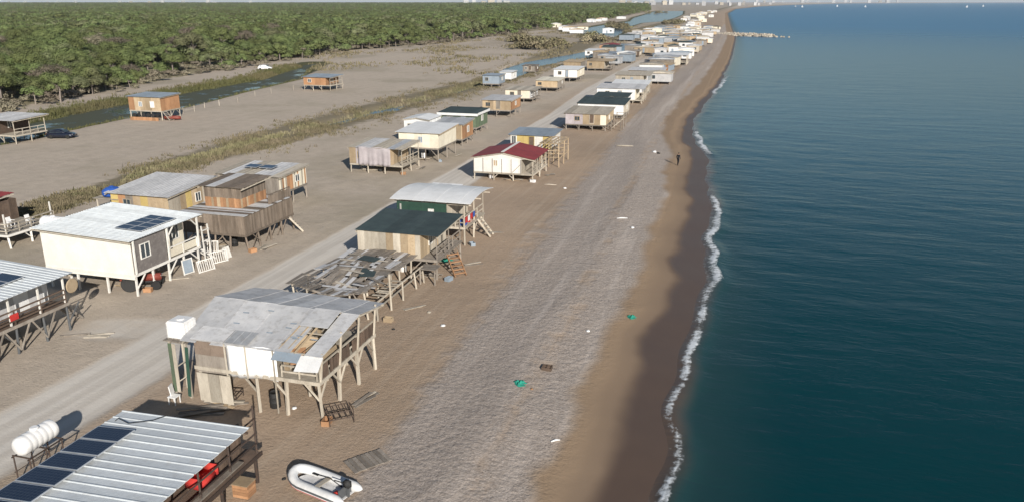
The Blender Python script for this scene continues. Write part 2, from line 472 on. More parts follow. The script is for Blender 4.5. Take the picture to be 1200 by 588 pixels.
def sheet(name, A, Bq, C, D, mat, par, ribs=6, amp=.03, sag=.0, thick=.025, jag=0.0):
    """a roofing sheet: edge A-B (low), D-C (high); ribs run from AB to DC"""
    A, Bq, C, D = map(Vector, (A, Bq, C, D))
    nrm = (Bq - A).cross(D - A).normalized()
    if nrm.z < 0: nrm = -nrm
    us = []
    for i in range(ribs):
        b = i / ribs; w_ = 1 / ribs
        us += [(b, 0), (b + .05 * w_, 1), (b + .13 * w_, 1), (b + .18 * w_, 0)]
    us.append((1.0, 0)) 
    if ribs == 0: us = [(0, 0), (.5, 0), (1, 0)]
    rows = (0, .5, 1); n = len(us); v, f = [], []
    jl = rnd.uniform(-jag, jag)
    for t_ in (1, 0):
        for r_ in rows:
            for u, k in us:
                p = A.lerp(Bq, u).lerp(D.lerp(C, u), r_)
                if r_ == 0 and jag: p = p + (A - D).normalized() * jl
                v.append(p + nrm * (amp * k - (0 if t_ else thick)) - Vector((0, 0, sag * 4 * r_ * (1 - r_))))
    for b in (0, 3 * n):
        for r_ in range(2):
            for i in range(n - 1):
                q = (b + r_ * n + i, b + r_ * n + i + 1, b + (r_ + 1) * n + i + 1, b + (r_ + 1) * n + i)
                f.append(q if b == 0 else q[::-1])
    for i in range(n - 1):
        f.append((i, 3 * n + i, 3 * n + i + 1, i + 1)); f.append((2 * n + i, 2 * n + i + 1, 5 * n + i + 1, 5 * n + i))
    for r_ in range(2):
        f.append((r_ * n, (r_ + 1) * n, 3 * n + (r_ + 1) * n, 3 * n + r_ * n))
        f.append((r_ * n + n - 1, 3 * n + r_ * n + n - 1, 3 * n + (r_ + 1) * n + n - 1, (r_ + 1) * n + n - 1))
    o_ = off(par); me = bpy.data.meshes.new(name)
    me.from_pydata([tuple(p - o_) for p in v], [], f)
    return link(name, me, par, mat)

def np_mesh(name, verts, quads, mat, attrs=None, smooth_=False, parent=None):
    me = bpy.data.meshes.new(name); nv, nq = len(verts), len(quads); k = quads.shape[1]
    me.vertices.add(nv); me.vertices.foreach_set('co', np.asarray(verts, np.float32).ravel())
    me.loops.add(nq * k); me.loops.foreach_set('vertex_index', np.asarray(quads, np.int32).ravel())
    me.polygons.add(nq); me.polygons.foreach_set('loop_start', np.arange(0, nq * k, k, dtype=np.int32))
    me.polygons.foreach_set('loop_total', np.full(nq, k, np.int32))
    if smooth_: me.polygons.foreach_set('use_smooth', np.ones(nq, bool))
    me.update(calc_edges=True)
    for a, v in (attrs or {}).items():
        at = me.attributes.new(a, 'FLOAT', 'POINT'); at.data.foreach_set('value', np.asarray(v, np.float32).ravel())
    return link(name, me, parent, mat)
def grid_quads(nr, nc):
    i = np.arange(nr - 1)[:, None] * nc + np.arange(nc - 1)[None, :]
    return np.stack([i, i + 1, i + nc + 1, i + nc], -1).reshape(-1, 4)

# ================================================================== SETTING
def rows_y():
    y = list(np.arange(0, 120, .8)); d = .8
    while y[-1] < 40000:
        d = max(.8, (y[-1] - 40) * .0125); y.append(y[-1] + d)
    return np.array(y)
YR = rows_y()
def build_ground():
    S = np.concatenate([-np.geomspace(30000, 175, 50)[:-1], np.arange(-175, -85, 1.6), np.arange(-85, -26, .8), np.arange(-26, 2, .4), [2.5, 3.2, 4.5, 7, 12, 25, 60]])
    yy, ss = np.meshgrid(YR, S, indexing='ij'); xx = shore_x(yy) + ss
    zz = ground_z(xx, yy)
    gl = np.interp(yy, [20, 45, 100, 194, 400], [-15.2, -16.4, -18.4, -20, -22]); gr = np.interp(yy, [20, 60, 140, 300], [-6.4, -6.2, -9.0, -9.5])
    grav = smooth(gl - 2.5, gl + 3, xx) * smooth(gr + 1, gr - 1, xx)
    grav = grav * (1.0 - .42 * np.exp(-((xx - (gl * .42 + gr * .58)) / 1.3) ** 2))
    rx = np.interp(yy, [0, 30, 60, 110, 150, 200, 330], [-34.4, -34.1, -33.4, -33.0, -33.2, -35.5, -36])
    road = smooth(3.6, 1.7, np.abs(xx - rx)) * smooth(420, 200, yy)
    # side track leading to the white house
    road = np.maximum(road, .55 * smooth(3.5, 1.0, np.abs(yy - (41.5 + (xx + 34) * .25))) * smooth(-45, -40, xx) * smooth(-31, -34, xx))
    gx = np.interp(yy, [50, 61, 72, 88, 134, 170, 228, 300, 416], [-68, -69.5, -71.5, -72.3, -71, -69.5, -66.5, -72, -80])
    wid = np.interp(yy, [50, 80, 110, 150, 230, 300], [2.0, 3.0, 7, 8, 7, 10])
    grass = smooth(1.3, .4, np.abs(xx - gx + wid * .1) / wid) * .9
    grass = np.maximum(grass, .5 * smooth(260, 420, yy) * smooth(-52, -66, xx) * smooth(forest_x(yy) - 6, forest_x(yy) + 30, xx))
    fd = forest_x(yy) - xx
    forest = smooth(-8, 8, fd)
    sd_ = chan(xx, yy, STREAM)
    marsh = smooth(8, 1, sd_) * smooth(-126, -132, xx) + .8 * smooth(2.2, .2, sd_)
    marsh = np.maximum(marsh, .7 * smooth(2.0, 0, chan(xx, yy, DITCH)))
    marsh = np.maximum(marsh, .8 * smooth(12, 0, chan(xx, yy, LAG)))
    o = np_mesh('ground', np.stack([xx, yy, zz], -1).reshape(-1, 3), grid_quads(len(YR), len(S)), GROUND,
                dict(shore=ss, wet=ss * np.interp(yy, [0, 100, 170, 320], [1, 1.0, 1.7, 3.2]), gravel=grav, road=road, grass=grass, forest=forest, marsh=np.clip(marsh, 0, 1)), True)
    tag(o, 'sandy beach flat with gravel band, pale track and scrubland', None, kind='structure')
build_ground()

def build_sea():
    S = np.concatenate([np.arange(-4, 9, .22), np.arange(9, 40, .8), np.geomspace(40, 40000, 60)])
    yy, ss = np.meshgrid(YR, S, indexing='ij'); xx = shore_x(yy) + ss
    damp = np.exp(-ss / 60) * smooth(600, 100, yy)
    zz = SEA + damp * (.05 * sines(xx, yy * 1.6, .9, 21) + .05 * sines(xx * .5, yy, .35, 22))
    zz = np.where(ss < 0, SEA + .02 + .0 * ss, zz)
    # breaking line: where the little waves fold over
    br = .25 + .3 * np.sin(yy * .11) + .22 * np.sin(yy * .37 + 2) + .12 * np.sin(yy * .9)
    st = np.interp(yy, [26, 33, 36, 40, 46, 52, 58, 66, 80, 92, 98, 108, 118, 122, 140, 148, 160, 180, 196, 206, 240, 300, 310, 345, 352, 420],
                   [1, .95, .8, .85, .95, 1, .85, 1, 1, .95, .3, .2, .35, .95, 1, .5, .45, .3, .3, .95, .9, .2, .6, .5, .2, .0])
    wd_ = np.interp(yy, [26, 45, 60, 90, 120, 220, 320], [.45, .6, .8, .78, .85, 1.2, 1.7])
    q = (ss - br) / wd_
    foam = st * np.exp(-np.where(q < 0, q * q * .8, q * q * 2.2))
    foam = np.maximum(foam, .62 * st * np.exp(-((ss - br + .9) / .8) ** 2))
    zz = zz + .22 * st * np.exp(-((ss - br - .2) / .7) ** 2) * smooth(500, 200, yy)
    shallow = smooth(6.5, .0, ss) * .9; edge = smooth(1.1, -.5, ss + .25 * sines(xx, yy, 1.1, 77)) * .92
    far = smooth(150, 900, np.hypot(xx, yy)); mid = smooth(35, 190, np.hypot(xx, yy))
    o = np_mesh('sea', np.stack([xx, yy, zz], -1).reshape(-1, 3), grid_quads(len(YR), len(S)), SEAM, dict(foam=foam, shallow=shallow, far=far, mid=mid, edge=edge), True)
    tag(o, 'dark teal sea with a thin line of surf', None, kind='structure')
build_sea()

def water_strip(name, pl, z, label, extra=2.5, mat=STREAMM):
    pl = [Vector((a, b, c)) for a, b, c in pl]; v = []; n = 0
    pts = []
    for a, b in zip(pl[:-1], pl[1:]):
        for k in range(8): pts.append(a.lerp(b, k / 8))
    pts.append(pl[-1])
    for i, p in enumerate(pts):
        d = (pts[min(i + 1, len(pts) - 1)] - pts[max(i - 1, 0)]); d.z = 0; d.normalize()
        u = Vector((d.y, -d.x, 0)); wd = p.z + extra
        for k in (-1, -.33, .33, 1): v.append((p.x + u.x * wd * k, p.y + u.y * wd * k, z))
    o = np_mesh(name, np.array(v), grid_quads(len(pts), 4), mat, None, True)
    tag(o, label, None, kind='structure')
water_strip('stream', STREAM, -.55, 'still green stream below the pine wood')
water_strip('ditch', DITCH, -.6, 'narrow water ditch behind the huts', 1.2, LAGM)
water_strip('lagoon', LAG, -.6, 'blue lagoon beyond the huts', 6, LAGM)

# ------------------------------------------------------------------ forest
def leaf_cloud(n, lobes, size, seed, flat=.55, droop=.25, spread=.32, normals=None):
    r_ = np.random.default_rng(seed); V = []
    for (cx, cy, cz, rr) in lobes:
        k = int(n * rr * rr / sum(q[3] ** 2 for q in lobes)) + 4
        d = r_.normal(size=(k, 3)); d /= np.linalg.norm(d, axis=1)[:, None]
        d[:, 2] = np.where(d[:, 2] < -droop, -d[:, 2] * .6, d[:, 2])
        rad = rr * (1 - .28 * r_.random(k) ** 2) * (1 + .10 * r_.normal(size=k))
        p = np.array([cx, cy, cz]) + d * rad[:, None] * np.array([1, 1, flat])
        nn = d + spread * r_.normal(size=(k, 3)); nn[:, 2] += .35; nn /= np.linalg.norm(nn, axis=1)[:, None]
        if normals is not None:
            q_ = d * .75 + nn * .35; q_ /= np.linalg.norm(q_, axis=1)[:, None]; normals.append(np.repeat(q_, 4, 0))
        t_ = np.cross(nn, r_.normal(size=(k, 3))); t_ /= np.linalg.norm(t_, axis=1)[:, None]; b = np.cross(nn, t_)
        s_ = size * r_.uniform(.6, 1.35, k)[:, None]
        V.append(np.stack([p - t_ * s_ - b * s_ * .55, p + t_ * s_ - b * s_ * .45, p + t_ * s_ * .8 + b * s_ * .6, p - t_ * s_ * .9 + b * s_ * .5], 1))
    V = np.concatenate(V).reshape(-1, 3)
    return V, np.arange(len(V)).reshape(-1, 4)
def quad_mesh(name, V, Q, mat):
    o = np_mesh(name, V, Q, mat); me = o.data; bpy.data.objects.remove(o); return me
def pine_variant(i, leaves, size, mat=None):
    r_ = random.Random(100 + i); lobes = []
    low = i % 3 == 0; H_ = r_.uniform(1.9, 2.8) if low else r_.uniform(3.6, 5.4); W_ = r_.uniform(2.3, 3.6)
    for k in range(r_.randint(6, 9)):
        a = r_.uniform(0, 6.28); q = W_ * math.sqrt(r_.random()) * .85
        lobes.append((q * math.cos(a), q * math.sin(a), H_ - (q / W_) ** 2 * 1.3 + r_.uniform(-.4, .3), r_.uniform(1.0, 1.7)))
    for k in range(5):
        a = r_.uniform(0, 6.28); q = W_ * r_.uniform(.55, .95); lobes.append((q * math.cos(a), q * math.sin(a), H_ - r_.uniform(1.2, 2.0) * (.7 if low else 1), r_.uniform(.6, 1.0)))
    nl = []
    V, Q = leaf_cloud(leaves, lobes, size, i, .78, .5, .25, nl)
    crown = quad_mesh('crown', V, Q, mat or PINE)
    crown.polygons.foreach_set('use_smooth', np.ones(len(crown.polygons), bool)); crown.normals_split_custom_set_from_vertices(np.concatenate(nl).tolist())
    m = MB(); lean = (r_.uniform(-.6, .6), r_.uniform(-.6, .6))
    top = Vector((lean[0], lean[1], H_ - .6))
    m.tube([(0, 0, -.8), (lean[0] * .3, lean[1] * .3, H_ * .3), (lean[0] * .8, lean[1] * .8, H_ * .62), top], [.19, .16, .12, .07], 7)
    for (cx, cy, cz, rr) in lobes[:6]:
        st = Vector((lean[0] * .7, lean[1] * .7, H_ * .55)); m.tube([st, (st + Vector((cx, cy, cz))) / 2 + Vector((0, 0, -.2)), (cx, cy, cz - .1)], [.08, .06, .03], 5)
    to = m.build('trunk', BARK); trunk = to.data; bpy.data.objects.remove(to)
    return crown, trunk, W_
NEAR_V = [pine_variant(i, 4600, .115) for i in range(8)] + [pine_variant(8, 2600, .10, SCRUB), pine_variant(10, 2600, .10, SCRUB)]
def forest_points():
    pts = []
    y = 95.0
    r_ = random.Random(31)
    while y < 1150:
        stp = 5.0 if y < 420 else 6.4
        x1 = float(forest_x(y)); x = x1 + 2
        lim = -1.13 * y - 26
        while x > lim:
            px_, py_ = x + r_.uniform(-2.4, 2.4), y + r_.uniform(-2.2, 2.2)
            dens = math.sin(px_ * .05 + 1.3 * math.sin(py_ * .031)) + math.sin(py_ * .043 + px_ * .023)
            edge = (x1 - px_)
            keep = .95 if edge > 30 else (.55 + .35 * max(0, edge) / 30)
            if dens < -1.45: keep *= .25
            if r_.random() < keep: pts.append((px_, py_, r_.uniform(.8, 1.75) * (.75 if edge < 12 else 1.0)))
            x -= stp * r_.uniform(.85, 1.25)
        y += stp
    return pts
FP = forest_points()
_k = chan(np.array([p[0] for p in FP]), np.array([p[1] for p in FP]), STREAM) > 5
FP = [p for p, k in zip(FP, _k) if k]
FP.sort(key=lambda p: (p[0] ** 2 + p[1] ** 2) / p[2] ** 2)
def in_view(x, y, z=0):
    r = x * math.cos(YAW) + y * math.sin(YAW); f = -x * math.sin(YAW) + y * math.cos(YAW)
    return f > 1 and abs(r / f) < .68
FP = [p for p in FP if in_view(p[0], p[1])]
FZ = ground_z(np.array([p[0] for p in FP]), np.array([p[1] for p in FP]))
FP = [(x, y, s_, float(z)) for (x, y, s_), z in zip(FP, FZ)]
near_p, far_p = FP[:300], FP[300:]
for i, (x, y, s_, z) in enumerate(near_p):
    v_ = rnd.randrange(8) if rnd.random() < .93 else rnd.choice((8, 9)); cr, tr, W_ = NEAR_V[v_]
    t = empty('pine_tree', (x, y, z), 'rounded green pine among the nearest trees of the wood' if v_ < 8 else 'grey-brown thin-crowned pine among the green nearest trees', 'tree', 'nearest green pines of the wood' if v_ < 8 else 'grey-brown pines at the edge of the wood')
    t.rotation_euler.z = rnd.uniform(0, 6.28); t.scale = (s_, s_, s_ * rnd.uniform(.8, 1.15))
    link('trunk', tr, t); link('crown', cr, t)

def gn_scatter(name, pts, objs, label, seed=0):
    """one stuff object: instances of a few meshes on scattered points"""
    me = bpy.data.meshes.new(name); me.from_pydata([p[:3] for p in pts], [], [])
    at = me.attributes.new('siz', 'FLOAT', 'POINT'); at.data.foreach_set('value', np.array([p[3] for p in pts], np.float32))
    o = link(name, me); tag(o, label, None, kind='stuff')
    c = bpy.data.collections.new(name + '_kinds')
    for q in objs: c.objects.link(q)
    ng = bpy.data.node_groups.new(name, 'GeometryNodeTree')
    ng.interface.new_socket('Geometry', in_out='INPUT', socket_type='NodeSocketGeometry')
    ng.interface.new_socket('Geometry', in_out='OUTPUT', socket_type='NodeSocketGeometry')
    N = ng.nodes.new; L = ng.links.new
    gi, go = N('NodeGroupInput'), N('NodeGroupOutput')
    ci = N('GeometryNodeCollectionInfo'); ci.inputs['Collection'].default_value = c; ci.inputs['Separate Children'].default_value = True; ci.inputs['Reset Children'].default_value = True
    ip = N('GeometryNodeInstanceOnPoints'); ip.inputs['Pick Instance'].default_value = True
    rv = N('FunctionNodeRandomValue'); rv.data_type = 'FLOAT_VECTOR'; rv.inputs[1].default_value = (0, 0, 6.283)
    na = N('GeometryNodeInputNamedAttribute'); na.data_type = 'FLOAT'; na.inputs['Name'].default_value = 'siz'
    L(gi.outputs[0], ip.inputs['Points']); L(ci.outputs[0], ip.inputs['Instance'])
    L(rv.outputs[0], ip.inputs['Rotation']); L(na.outputs[0], ip.inputs['Scale']); L(ip.outputs[0], go.inputs[0])
    mo = o.modifiers.new('scatter', 'NODES'); mo.node_group = ng
    return o
def kind_obj(name, meshes, mats):
    """template mesh joining a tree's crown and trunk (not in the scene itself)"""
    bm = bmesh.new(); me = bpy.data.meshes.new(name); n = 0
    for k, m_ in enumerate(meshes):
        a = len(bm.faces); bm.from_mesh(m_); bm.faces.ensure_lookup_table()
        for f in bm.faces[a:]: f.material_index = k
    bm.to_mesh(me); bm.free()
    for m_ in mats: me.materials.append(m_)
    return bpy.data.objects.new(name, me)
fv = [pine_variant(40 + i, 1300, .22) for i in range(7)]
kinds = [kind_obj('far_pine', [c_, t_], [PINE, BARK]) for k, (c_, t_, _) in enumerate(fv)]
FAR = [(x, y, z + .1, s_) for x, y, s_, z in far_p]
r_ = random.Random(5); y = 1150.0
while y < 6500:
    stp = 9 + (y - 1150) * .006; x = float(forest_x(y)); lim = -1.13 * y - 26
    while x > lim:
        q = (x + r_.uniform(-4, 4), y + r_.uniform(-4, 4), .4, min(2.3, stp / 6.2) * r_.uniform(.8, 1.15))
        if in_view(q[0], q[1]): FAR.append(q)
        x -= stp * r_.uniform(.85, 1.4)
    y += stp * 1.25
gn_scatter('pine_wood', FAR, kinds, 'wide green pine wood stretching to the horizon')

# scrub, reeds and grass: nobody could count them
def tufts(name, pts, mat, label, blades=9, h=(.4, .9), w_=.05, spread=.35):
    n = len(pts); r_ = np.random.default_rng(len(pts)); k = blades
    P = np.repeat(np.array(pts, float), k, 0); m = len(P)
    a = r_.uniform(0, 6.28, m); rr = spread * np.sqrt(r_.random(m)) * P[:, 3]
    bx = P[:, 0] + rr * np.cos(a); by = P[:, 1] + rr * np.sin(a); bz = P[:, 2] - .05
    hh = r_.uniform(h[0], h[1], m) * P[:, 3]; lean = .35 * hh * r_.random(m); d = r_.uniform(0, 6.28, m)
    tx = bx + lean * np.cos(d); ty = by + lean * np.sin(d); tz = bz + hh
    wx = w_ * P[:, 3] * np.cos(a + 1.57); wy = w_ * P[:, 3] * np.sin(a + 1.57)
    V = np.stack([np.stack([bx - wx, by - wy, bz], -1), np.stack([bx + wx, by + wy, bz], -1),
                  np.stack([tx + wx * .5, ty + wy * .5, tz], -1), np.stack([tx - wx * .5, ty - wy * .5, tz], -1)], 1).reshape(-1, 3)
    o = np_mesh(name, V, np.arange(len(V)).reshape(-1, 4), mat); tag(o, label, None, kind='stuff')
def scatter(n, fn, seed, clear=((DITCH, -.3),)):
    r_ = random.Random(seed); out = []
    while len(out) < n:
        q = fn(r_)
        if q: out.append(q)
    X, Y = np.array([q[0] for q in out]), np.array([q[1] for q in out]); ok = np.ones(len(out), bool)
    for pl, d in clear: ok &= chan(X, Y, pl) > d
    out = [q for q, k in zip(out, ok) if k]
    zz = ground_z(X[ok], Y[ok])
    return [(q[0], q[1], float(z), q[2]) for q, z in zip(out, zz)]
def f_strip(r_):
    y = 55 + 245 * r_.random() ** 1.5
    gx = float(np.interp(y, [50, 61, 72, 88, 134, 170, 228, 300], [-68, -69.5, -71.5, -72.3, -71, -69.5, -66.5, -72]))
    wd = float(np.interp(y, [50, 80, 110, 150, 230, 300], [1.8, 2.6, 6, 7, 6, 9]))
    x = gx + r_.gauss(0, .62) * wd
    if math.sin(x * .7 + math.sin(y * .21)) + math.sin(y * .33 + x * .2) < r_.uniform(-1.0, 1.1): return None
    return (x, y, r_.uniform(.6, 1.4))
tufts('grass_strip', scatter(11000, f_strip, 3), REED, 'dry olive grass along the ditch behind the huts', 8, (.12, .42), .05, .55)
def f_bank(r_):
    y = r_.uniform(85, 250); i = r_.random()
    c_ = np.interp(y, [q[1] for q in STREAM], [q[0] for q in STREAM]); hw = np.interp(y, [q[1] for q in STREAM], [q[2] for q in STREAM])
    if i < .68: x = c_ - hw - abs(r_.gauss(0, 4.0)) + 1
    else: x = c_ + hw + abs(r_.gauss(0, 1.0)) - .8
    return (float(x), y, r_.uniform(.7, 1.5))
tufts('stream_reeds', scatter(8000, f_bank, 4, ((STREAM, -1.5),)), MARSH, 'green reeds along the stream banks', 8, (.2, .6), .06, .6)
def f_ditch(r_):
    y = r_.uniform(70, 262)
    gx = float(np.interp(y, [50, 61, 72, 88, 134, 170, 228, 262], [-68, -69.5, -71.5, -72.3, -71.2, -69.5, -67, -73]))
    if math.sin(y * .31) + math.sin(y * .13 + 1) < r_.uniform(-2, .6): return None
    return (gx + r_.gauss(-.6, .8), y, r_.uniform(.7, 1.3))
tufts('ditch_reeds', scatter(2600, f_ditch, 14), REED, 'taller olive reeds lining the ditch', 9, (.2, .55), .05, .5)
def f_field(r_):
    y = r_.uniform(230, 720); x = r_.uniform(float(forest_x(y)) - 2, -58)
    if math.sin(x * .12 + y * .05) + math.sin(y * .06 - x * .09) < r_.uniform(-.6, 1.2): return None
    return (x, y, r_.uniform(.9, 2.0))
tufts('field_scrub', scatter(2600, f_field, 6, ((DITCH, 1), (LAG, 1))), REED, 'dry brown scrub on the flat towards the lagoon', 8, (.2, .5), .12, 1.1)
def bush_mesh(i):
    r_ = random.Random(i); lobes = [(r_.uniform(-.9, .9), r_.uniform(-.9, .9), r_.uniform(.2, .8), r_.uniform(.4, .8)) for k in range(6)]
    V, Q = leaf_cloud(420, lobes, .12, 500 + i, .75); return quad_mesh('bush', V, Q, SCRUB)
bk = [bpy.data.objects.new('scrub_bush', bush_mesh(i)) for i in range(4)]
def f_bush(r_):
    y = r_.uniform(95, 560); x = float(forest_x(y)) + r_.gauss(-6, 6)
    return (x, y, r_.uniform(.7, 1.9))
gn_scatter('forest_scrub', scatter(480, f_bush, 8, ((STREAM, 3),)), bk, 'grey dry scrub along the edge of the pine wood')
# ================================================================== HUTS
BD = weathered('brown_board', (.27, .21, .165), (.21, .16, .125), (.12, .09, .07), var=.15)
WS = weathered('clean_white_sheet', (.86, .86, .85), (.82, .82, .81), (.6, .57, .52), dirt_amt=.15, var=.04, rough=.55)
def plank_wall(root, p0, p1, z0, z1, mat, style='plain', bw=.2, gap=.012, thick=.05, back=None, name='wall', jit=.05):
    """wall from p0 to p1 (outside on the right hand); boards are children of the wall"""
    p0, p1 = Vector((p0[0], p0[1])), Vector((p1[0], p1[1])); d = p1 - p0; L = d.length; d.normalize(); n = Vector((d.y, -d.x))
    ang = math.atan2(d.y, d.x); rot = (0, 0, ang)
    m = MB(); c = (p0 + p1) / 2 - n * thick / 2
    q = Quaternion((0, 0, 1), ang)
    m.box((c.x, c.y, (z0 + z1) / 2), (L - .01, thick, z1 - z0), q)
    if style == 'batten':
        k = max(2, int(L / bw))
        for i in range(k + 1):
            e = p0 + d * (L * i / k) + n * .012; m.box((e.x, e.y, (z0 + z1) / 2), (.055, .03, z1 - z0 - .01), q)
        e = (p0 + p1) / 2 + n * .012
    wl = m.build(name, back or (mat[0] if isinstance(mat, (list, tuple)) else mat), root)
    if style in ('plank', 'panel'):
        a = 0.0; k = 0
        while a < L - .02:
            b = min(L - a, bw * rnd.uniform(.75, 1.25)) if style == 'plank' else min(L - a, bw)
            e = p0 + d * (a + b / 2) + n * (.014 + rnd.uniform(0, .012))
            zb, zt = z0 - rnd.uniform(0, jit), z1 + rnd.uniform(-jit, jit * .4)
            mm = rnd.choice(mat) if isinstance(mat, (list, tuple)) else mat
            B('plank' if style == 'plank' else 'panel', (e.x, e.y, (zb + zt) / 2), (b - gap, .022, zt - zb), mm, wl, (0, rnd.uniform(-.01, .01) if style == 'plank' else 0, ang))
            a += b
    elif style == 'hplank':
        a = z0
        while a < z1 - .02:
            b = min(z1 - a, bw * rnd.uniform(.85, 1.15)); e = (p0 + p1) / 2 + n * (.014 + rnd.uniform(0, .01))
            mm = rnd.choice(mat) if isinstance(mat, (list, tuple)) else mat
            B('plank', (e.x, e.y, a + b / 2), (L * rnd.uniform(.985, 1.0), .022, b - gap), mm, wl, rot); a += b
    return wl

def window(root, p0, p1, a, z, wd, ht, mat=None, frame=WH, name='window', bars=1):
    """framed pane on the wall p0-p1 at distance a along it"""
    p0, p1 = Vector((p0[0], p0[1])), Vector((p1[0], p1[1])); d = (p1 - p0).normalized(); n = Vector((d.y, -d.x)); ang = math.atan2(d.y, d.x)
    q = Quaternion((0, 0, 1), ang); c = p0 + d * a + n * .055; m = MB(); f = .07
    for sx in (-1, 1):
        e = c + d * sx * (wd / 2 - f / 2); m.box((e.x, e.y, z), (f, .08, ht), q)
        m.box((c.x, c.y, z + sx * (ht / 2 - f / 2)), (wd - 2 * f - .004, .074, f), q)
    for b in range(bars):
        e = c + d * wd * ((b + 1) / (bars + 1) - .5); m.box((e.x, e.y, z), (.05, .07, ht - 2 * f - .004), q)
    w_ = m.build(name, frame, root)
    e = c - n * .012
    B('pane', (e.x, e.y, z), (wd - 2 * f, .02, ht - 2 * f), mat or GLASS, w_, (0, 0, ang))
    return w_

def railing(root, p0, p1, z, ht, mat, rails=2, step=1.6, boards=None):
    p0, p1 = Vector(p0[:2]), Vector(p1[:2]); L = (p1 - p0).length; k = max(1, round(L / step)); m = MB()
    m.beam((p0.x, p0.y, z + ht - .03), (p1.x, p1.y, z + ht - .03), .06, .09)
    r = m.build('railing', mat, root)
    for i in range(k + 1):
        e = p0.lerp(p1, i / k); beam('baluster', (e.x, e.y, z), (e.x, e.y, z + ht - .075), .07, .07, mat, r)
    for j in range(rails - 1):
        h = z + ht * (j + 1) / rails - .03
        beam('rail', (p0.x, p0.y, h), (p1.x, p1.y, h + rnd.uniform(-.03, .03)), .05, .09, mat, r)
    if boards:
        d = (p1 - p0).normalized(); a = 0; ang = math.atan2(d.y, d.x); n = Vector((d.y, -d.x))
        while a < L - .05:
            b = rnd.uniform(.13, .22)
            e = p0 + d * (a + b / 2) + n * .05
            if rnd.random() < .94: B('board', (e.x, e.y, z + ht * .45), (b - .02, .02, ht * rnd.uniform(.75, .95)), boards, r, (0, 0, ang))
            a += b
    return r

def stairs(root, top, bottom, wd, mat, n=6, side=None):
    """top and bottom: centre points; steps between two stringers"""
    t, b = Vector(top), Vector(bottom); d = t - b; h = Vector((d.x, d.y, 0)).normalized(); u = Vector((-h.y, h.x, 0)); m = MB()
    for s_ in (-1, 1): m.beam(b + u * s_ * wd / 2, t + u * s_ * wd / 2, .05, .16)
    st = m.build('stairs', mat, root); ang = math.atan2(u.y, u.x)
    for i in range(n):
        p = b.lerp(t, (i + .6) / (n + .2)); B('step', p + Vector((0, 0, .06)), (wd - .06, .24, .04), mat, st, (0, 0, ang))
    return st

def solar(root, A, Bq, D, nu, nv, lift=.09, gap=.03):
    """nu x nv framed panels on the parallelogram A, B (u edge), D (v edge)"""
    A, Bq, D = Vector(A), Vector(Bq), Vector(D); u = (Bq - A) / nu; v = (D - A) / nv; n = u.cross(v).normalized()
    if n.z < 0: n = -n
    rotm = Matrix((u.normalized(), n.cross(u.normalized()), n)).transposed().to_4x4(); q = rotm.to_quaternion()
    for i in range(nu):
        for j in range(nv):
            c = A + u * (i + .5) + v * (j + .5) + n * lift
            f = B('solar_panel', c, (1, 1, 1), PV_F, root); me = bpy.data.meshes.new('solar_panel'); f.data = me
            lu, lv = u.length - gap, v.length - gap; m = MB()
            for s_ in (-1, 1):
                m.box((s_ * (lu / 2 - .02), 0, 0), (.04, lv, .05)); m.box((0, s_ * (lv / 2 - .02), 0), (lu - .085, .04, .05))
            m.box((0, 0, -n.z * 0 - lift / 2 - .005), (.06, lv * .8, lift - .03))
            me.from_pydata(m.v, [], m.f); me.materials.append(PV_F)
            f.rotation_mode = 'QUATERNION'; f.rotation_quaternion = q
            m2 = bpy.data.meshes.new('cells'); x_, y_ = lu / 2 - .038, lv / 2 - .038; m3 = MB(); m3.box((0, 0, 0), (2 * x_, 2 * y_, .02)); m2.from_pydata(m3.v, [], m3.f); m2.materials.append(PV)
            o = bpy.data.objects.new('cells', m2); COL.objects.link(o); o.parent = f; o.location = (0, 0, .012)

def roof_sheets(root, A, Bq, C, D, n, mat, ribs=4, amp=.025, sag=0, name='roof', jag=.0, skip=(), rafters=True, fm=None, lapz=.0):
    """a sloping roof: eave A-B, top edge D-C, n sheets side by side; purlins beneath"""
    A, Bq, C, D = map(Vector, (A, Bq, C, D)); m = MB(); dn = Vector((0, 0, -.09))
    for t_ in (.06, .5, .94): m.beam(A.lerp(D, t_) + dn, Bq.lerp(C, t_) + dn, .07, .07)
    for t_ in (.015, .985): m.beam(A.lerp(Bq, t_) + dn * 1.9, D.lerp(C, t_) + dn * 1.9, .07, .09)
    rf = m.build(name, fm or WP, root)
    for i in range(n):
        if i in skip: continue
        a, b = i / n, (i + 1) / n + .004
        mm = rnd.choice(mat) if isinstance(mat, (list, tuple)) else mat
        z = Vector((0, 0, lapz * (i % 2) + rnd.uniform(0, .008)))
        sheet('roof_sheet', A.lerp(Bq, a) + z, A.lerp(Bq, b) + z, D.lerp(C, b) + z, D.lerp(C, a) + z, mm, rf, ribs, amp, sag, .02, jag)
    return rf

def stilts(root, xs, ys, z1, mat, r=.08, lean=.08, inner=True, brace=.5, square=False):
    for i, x in enumerate(xs):
        for j, y in enumerate(ys):
            edge = i in (0, len(xs) - 1) or j in (0, len(ys) - 1)
            if not edge and not inner: continue
            bx, by = x + rnd.uniform(-lean, lean), y + rnd.uniform(-lean, lean); b = (bx, by, -.35)
            if square: beam('post', b, (x, y, z1), r * 2, r * 2, mat, root)
            else: pole('post', b, (x, y, z1), r, mat, root)
            if edge and rnd.random() < brace:
                d = rnd.choice((-1, 1)) * min(1.1, z1 * .6)
                if j == 0 and 0 <= i: beam('brace', (bx, by - .05, z1 * .35), (x + d, y - .05, z1 - .08), .06, .08, mat, root)
                elif i == len(xs) - 1: beam('brace', (bx + .05, by, z1 * .35), (x + .05, y + d, z1 - .08), .06, .08, mat, root)

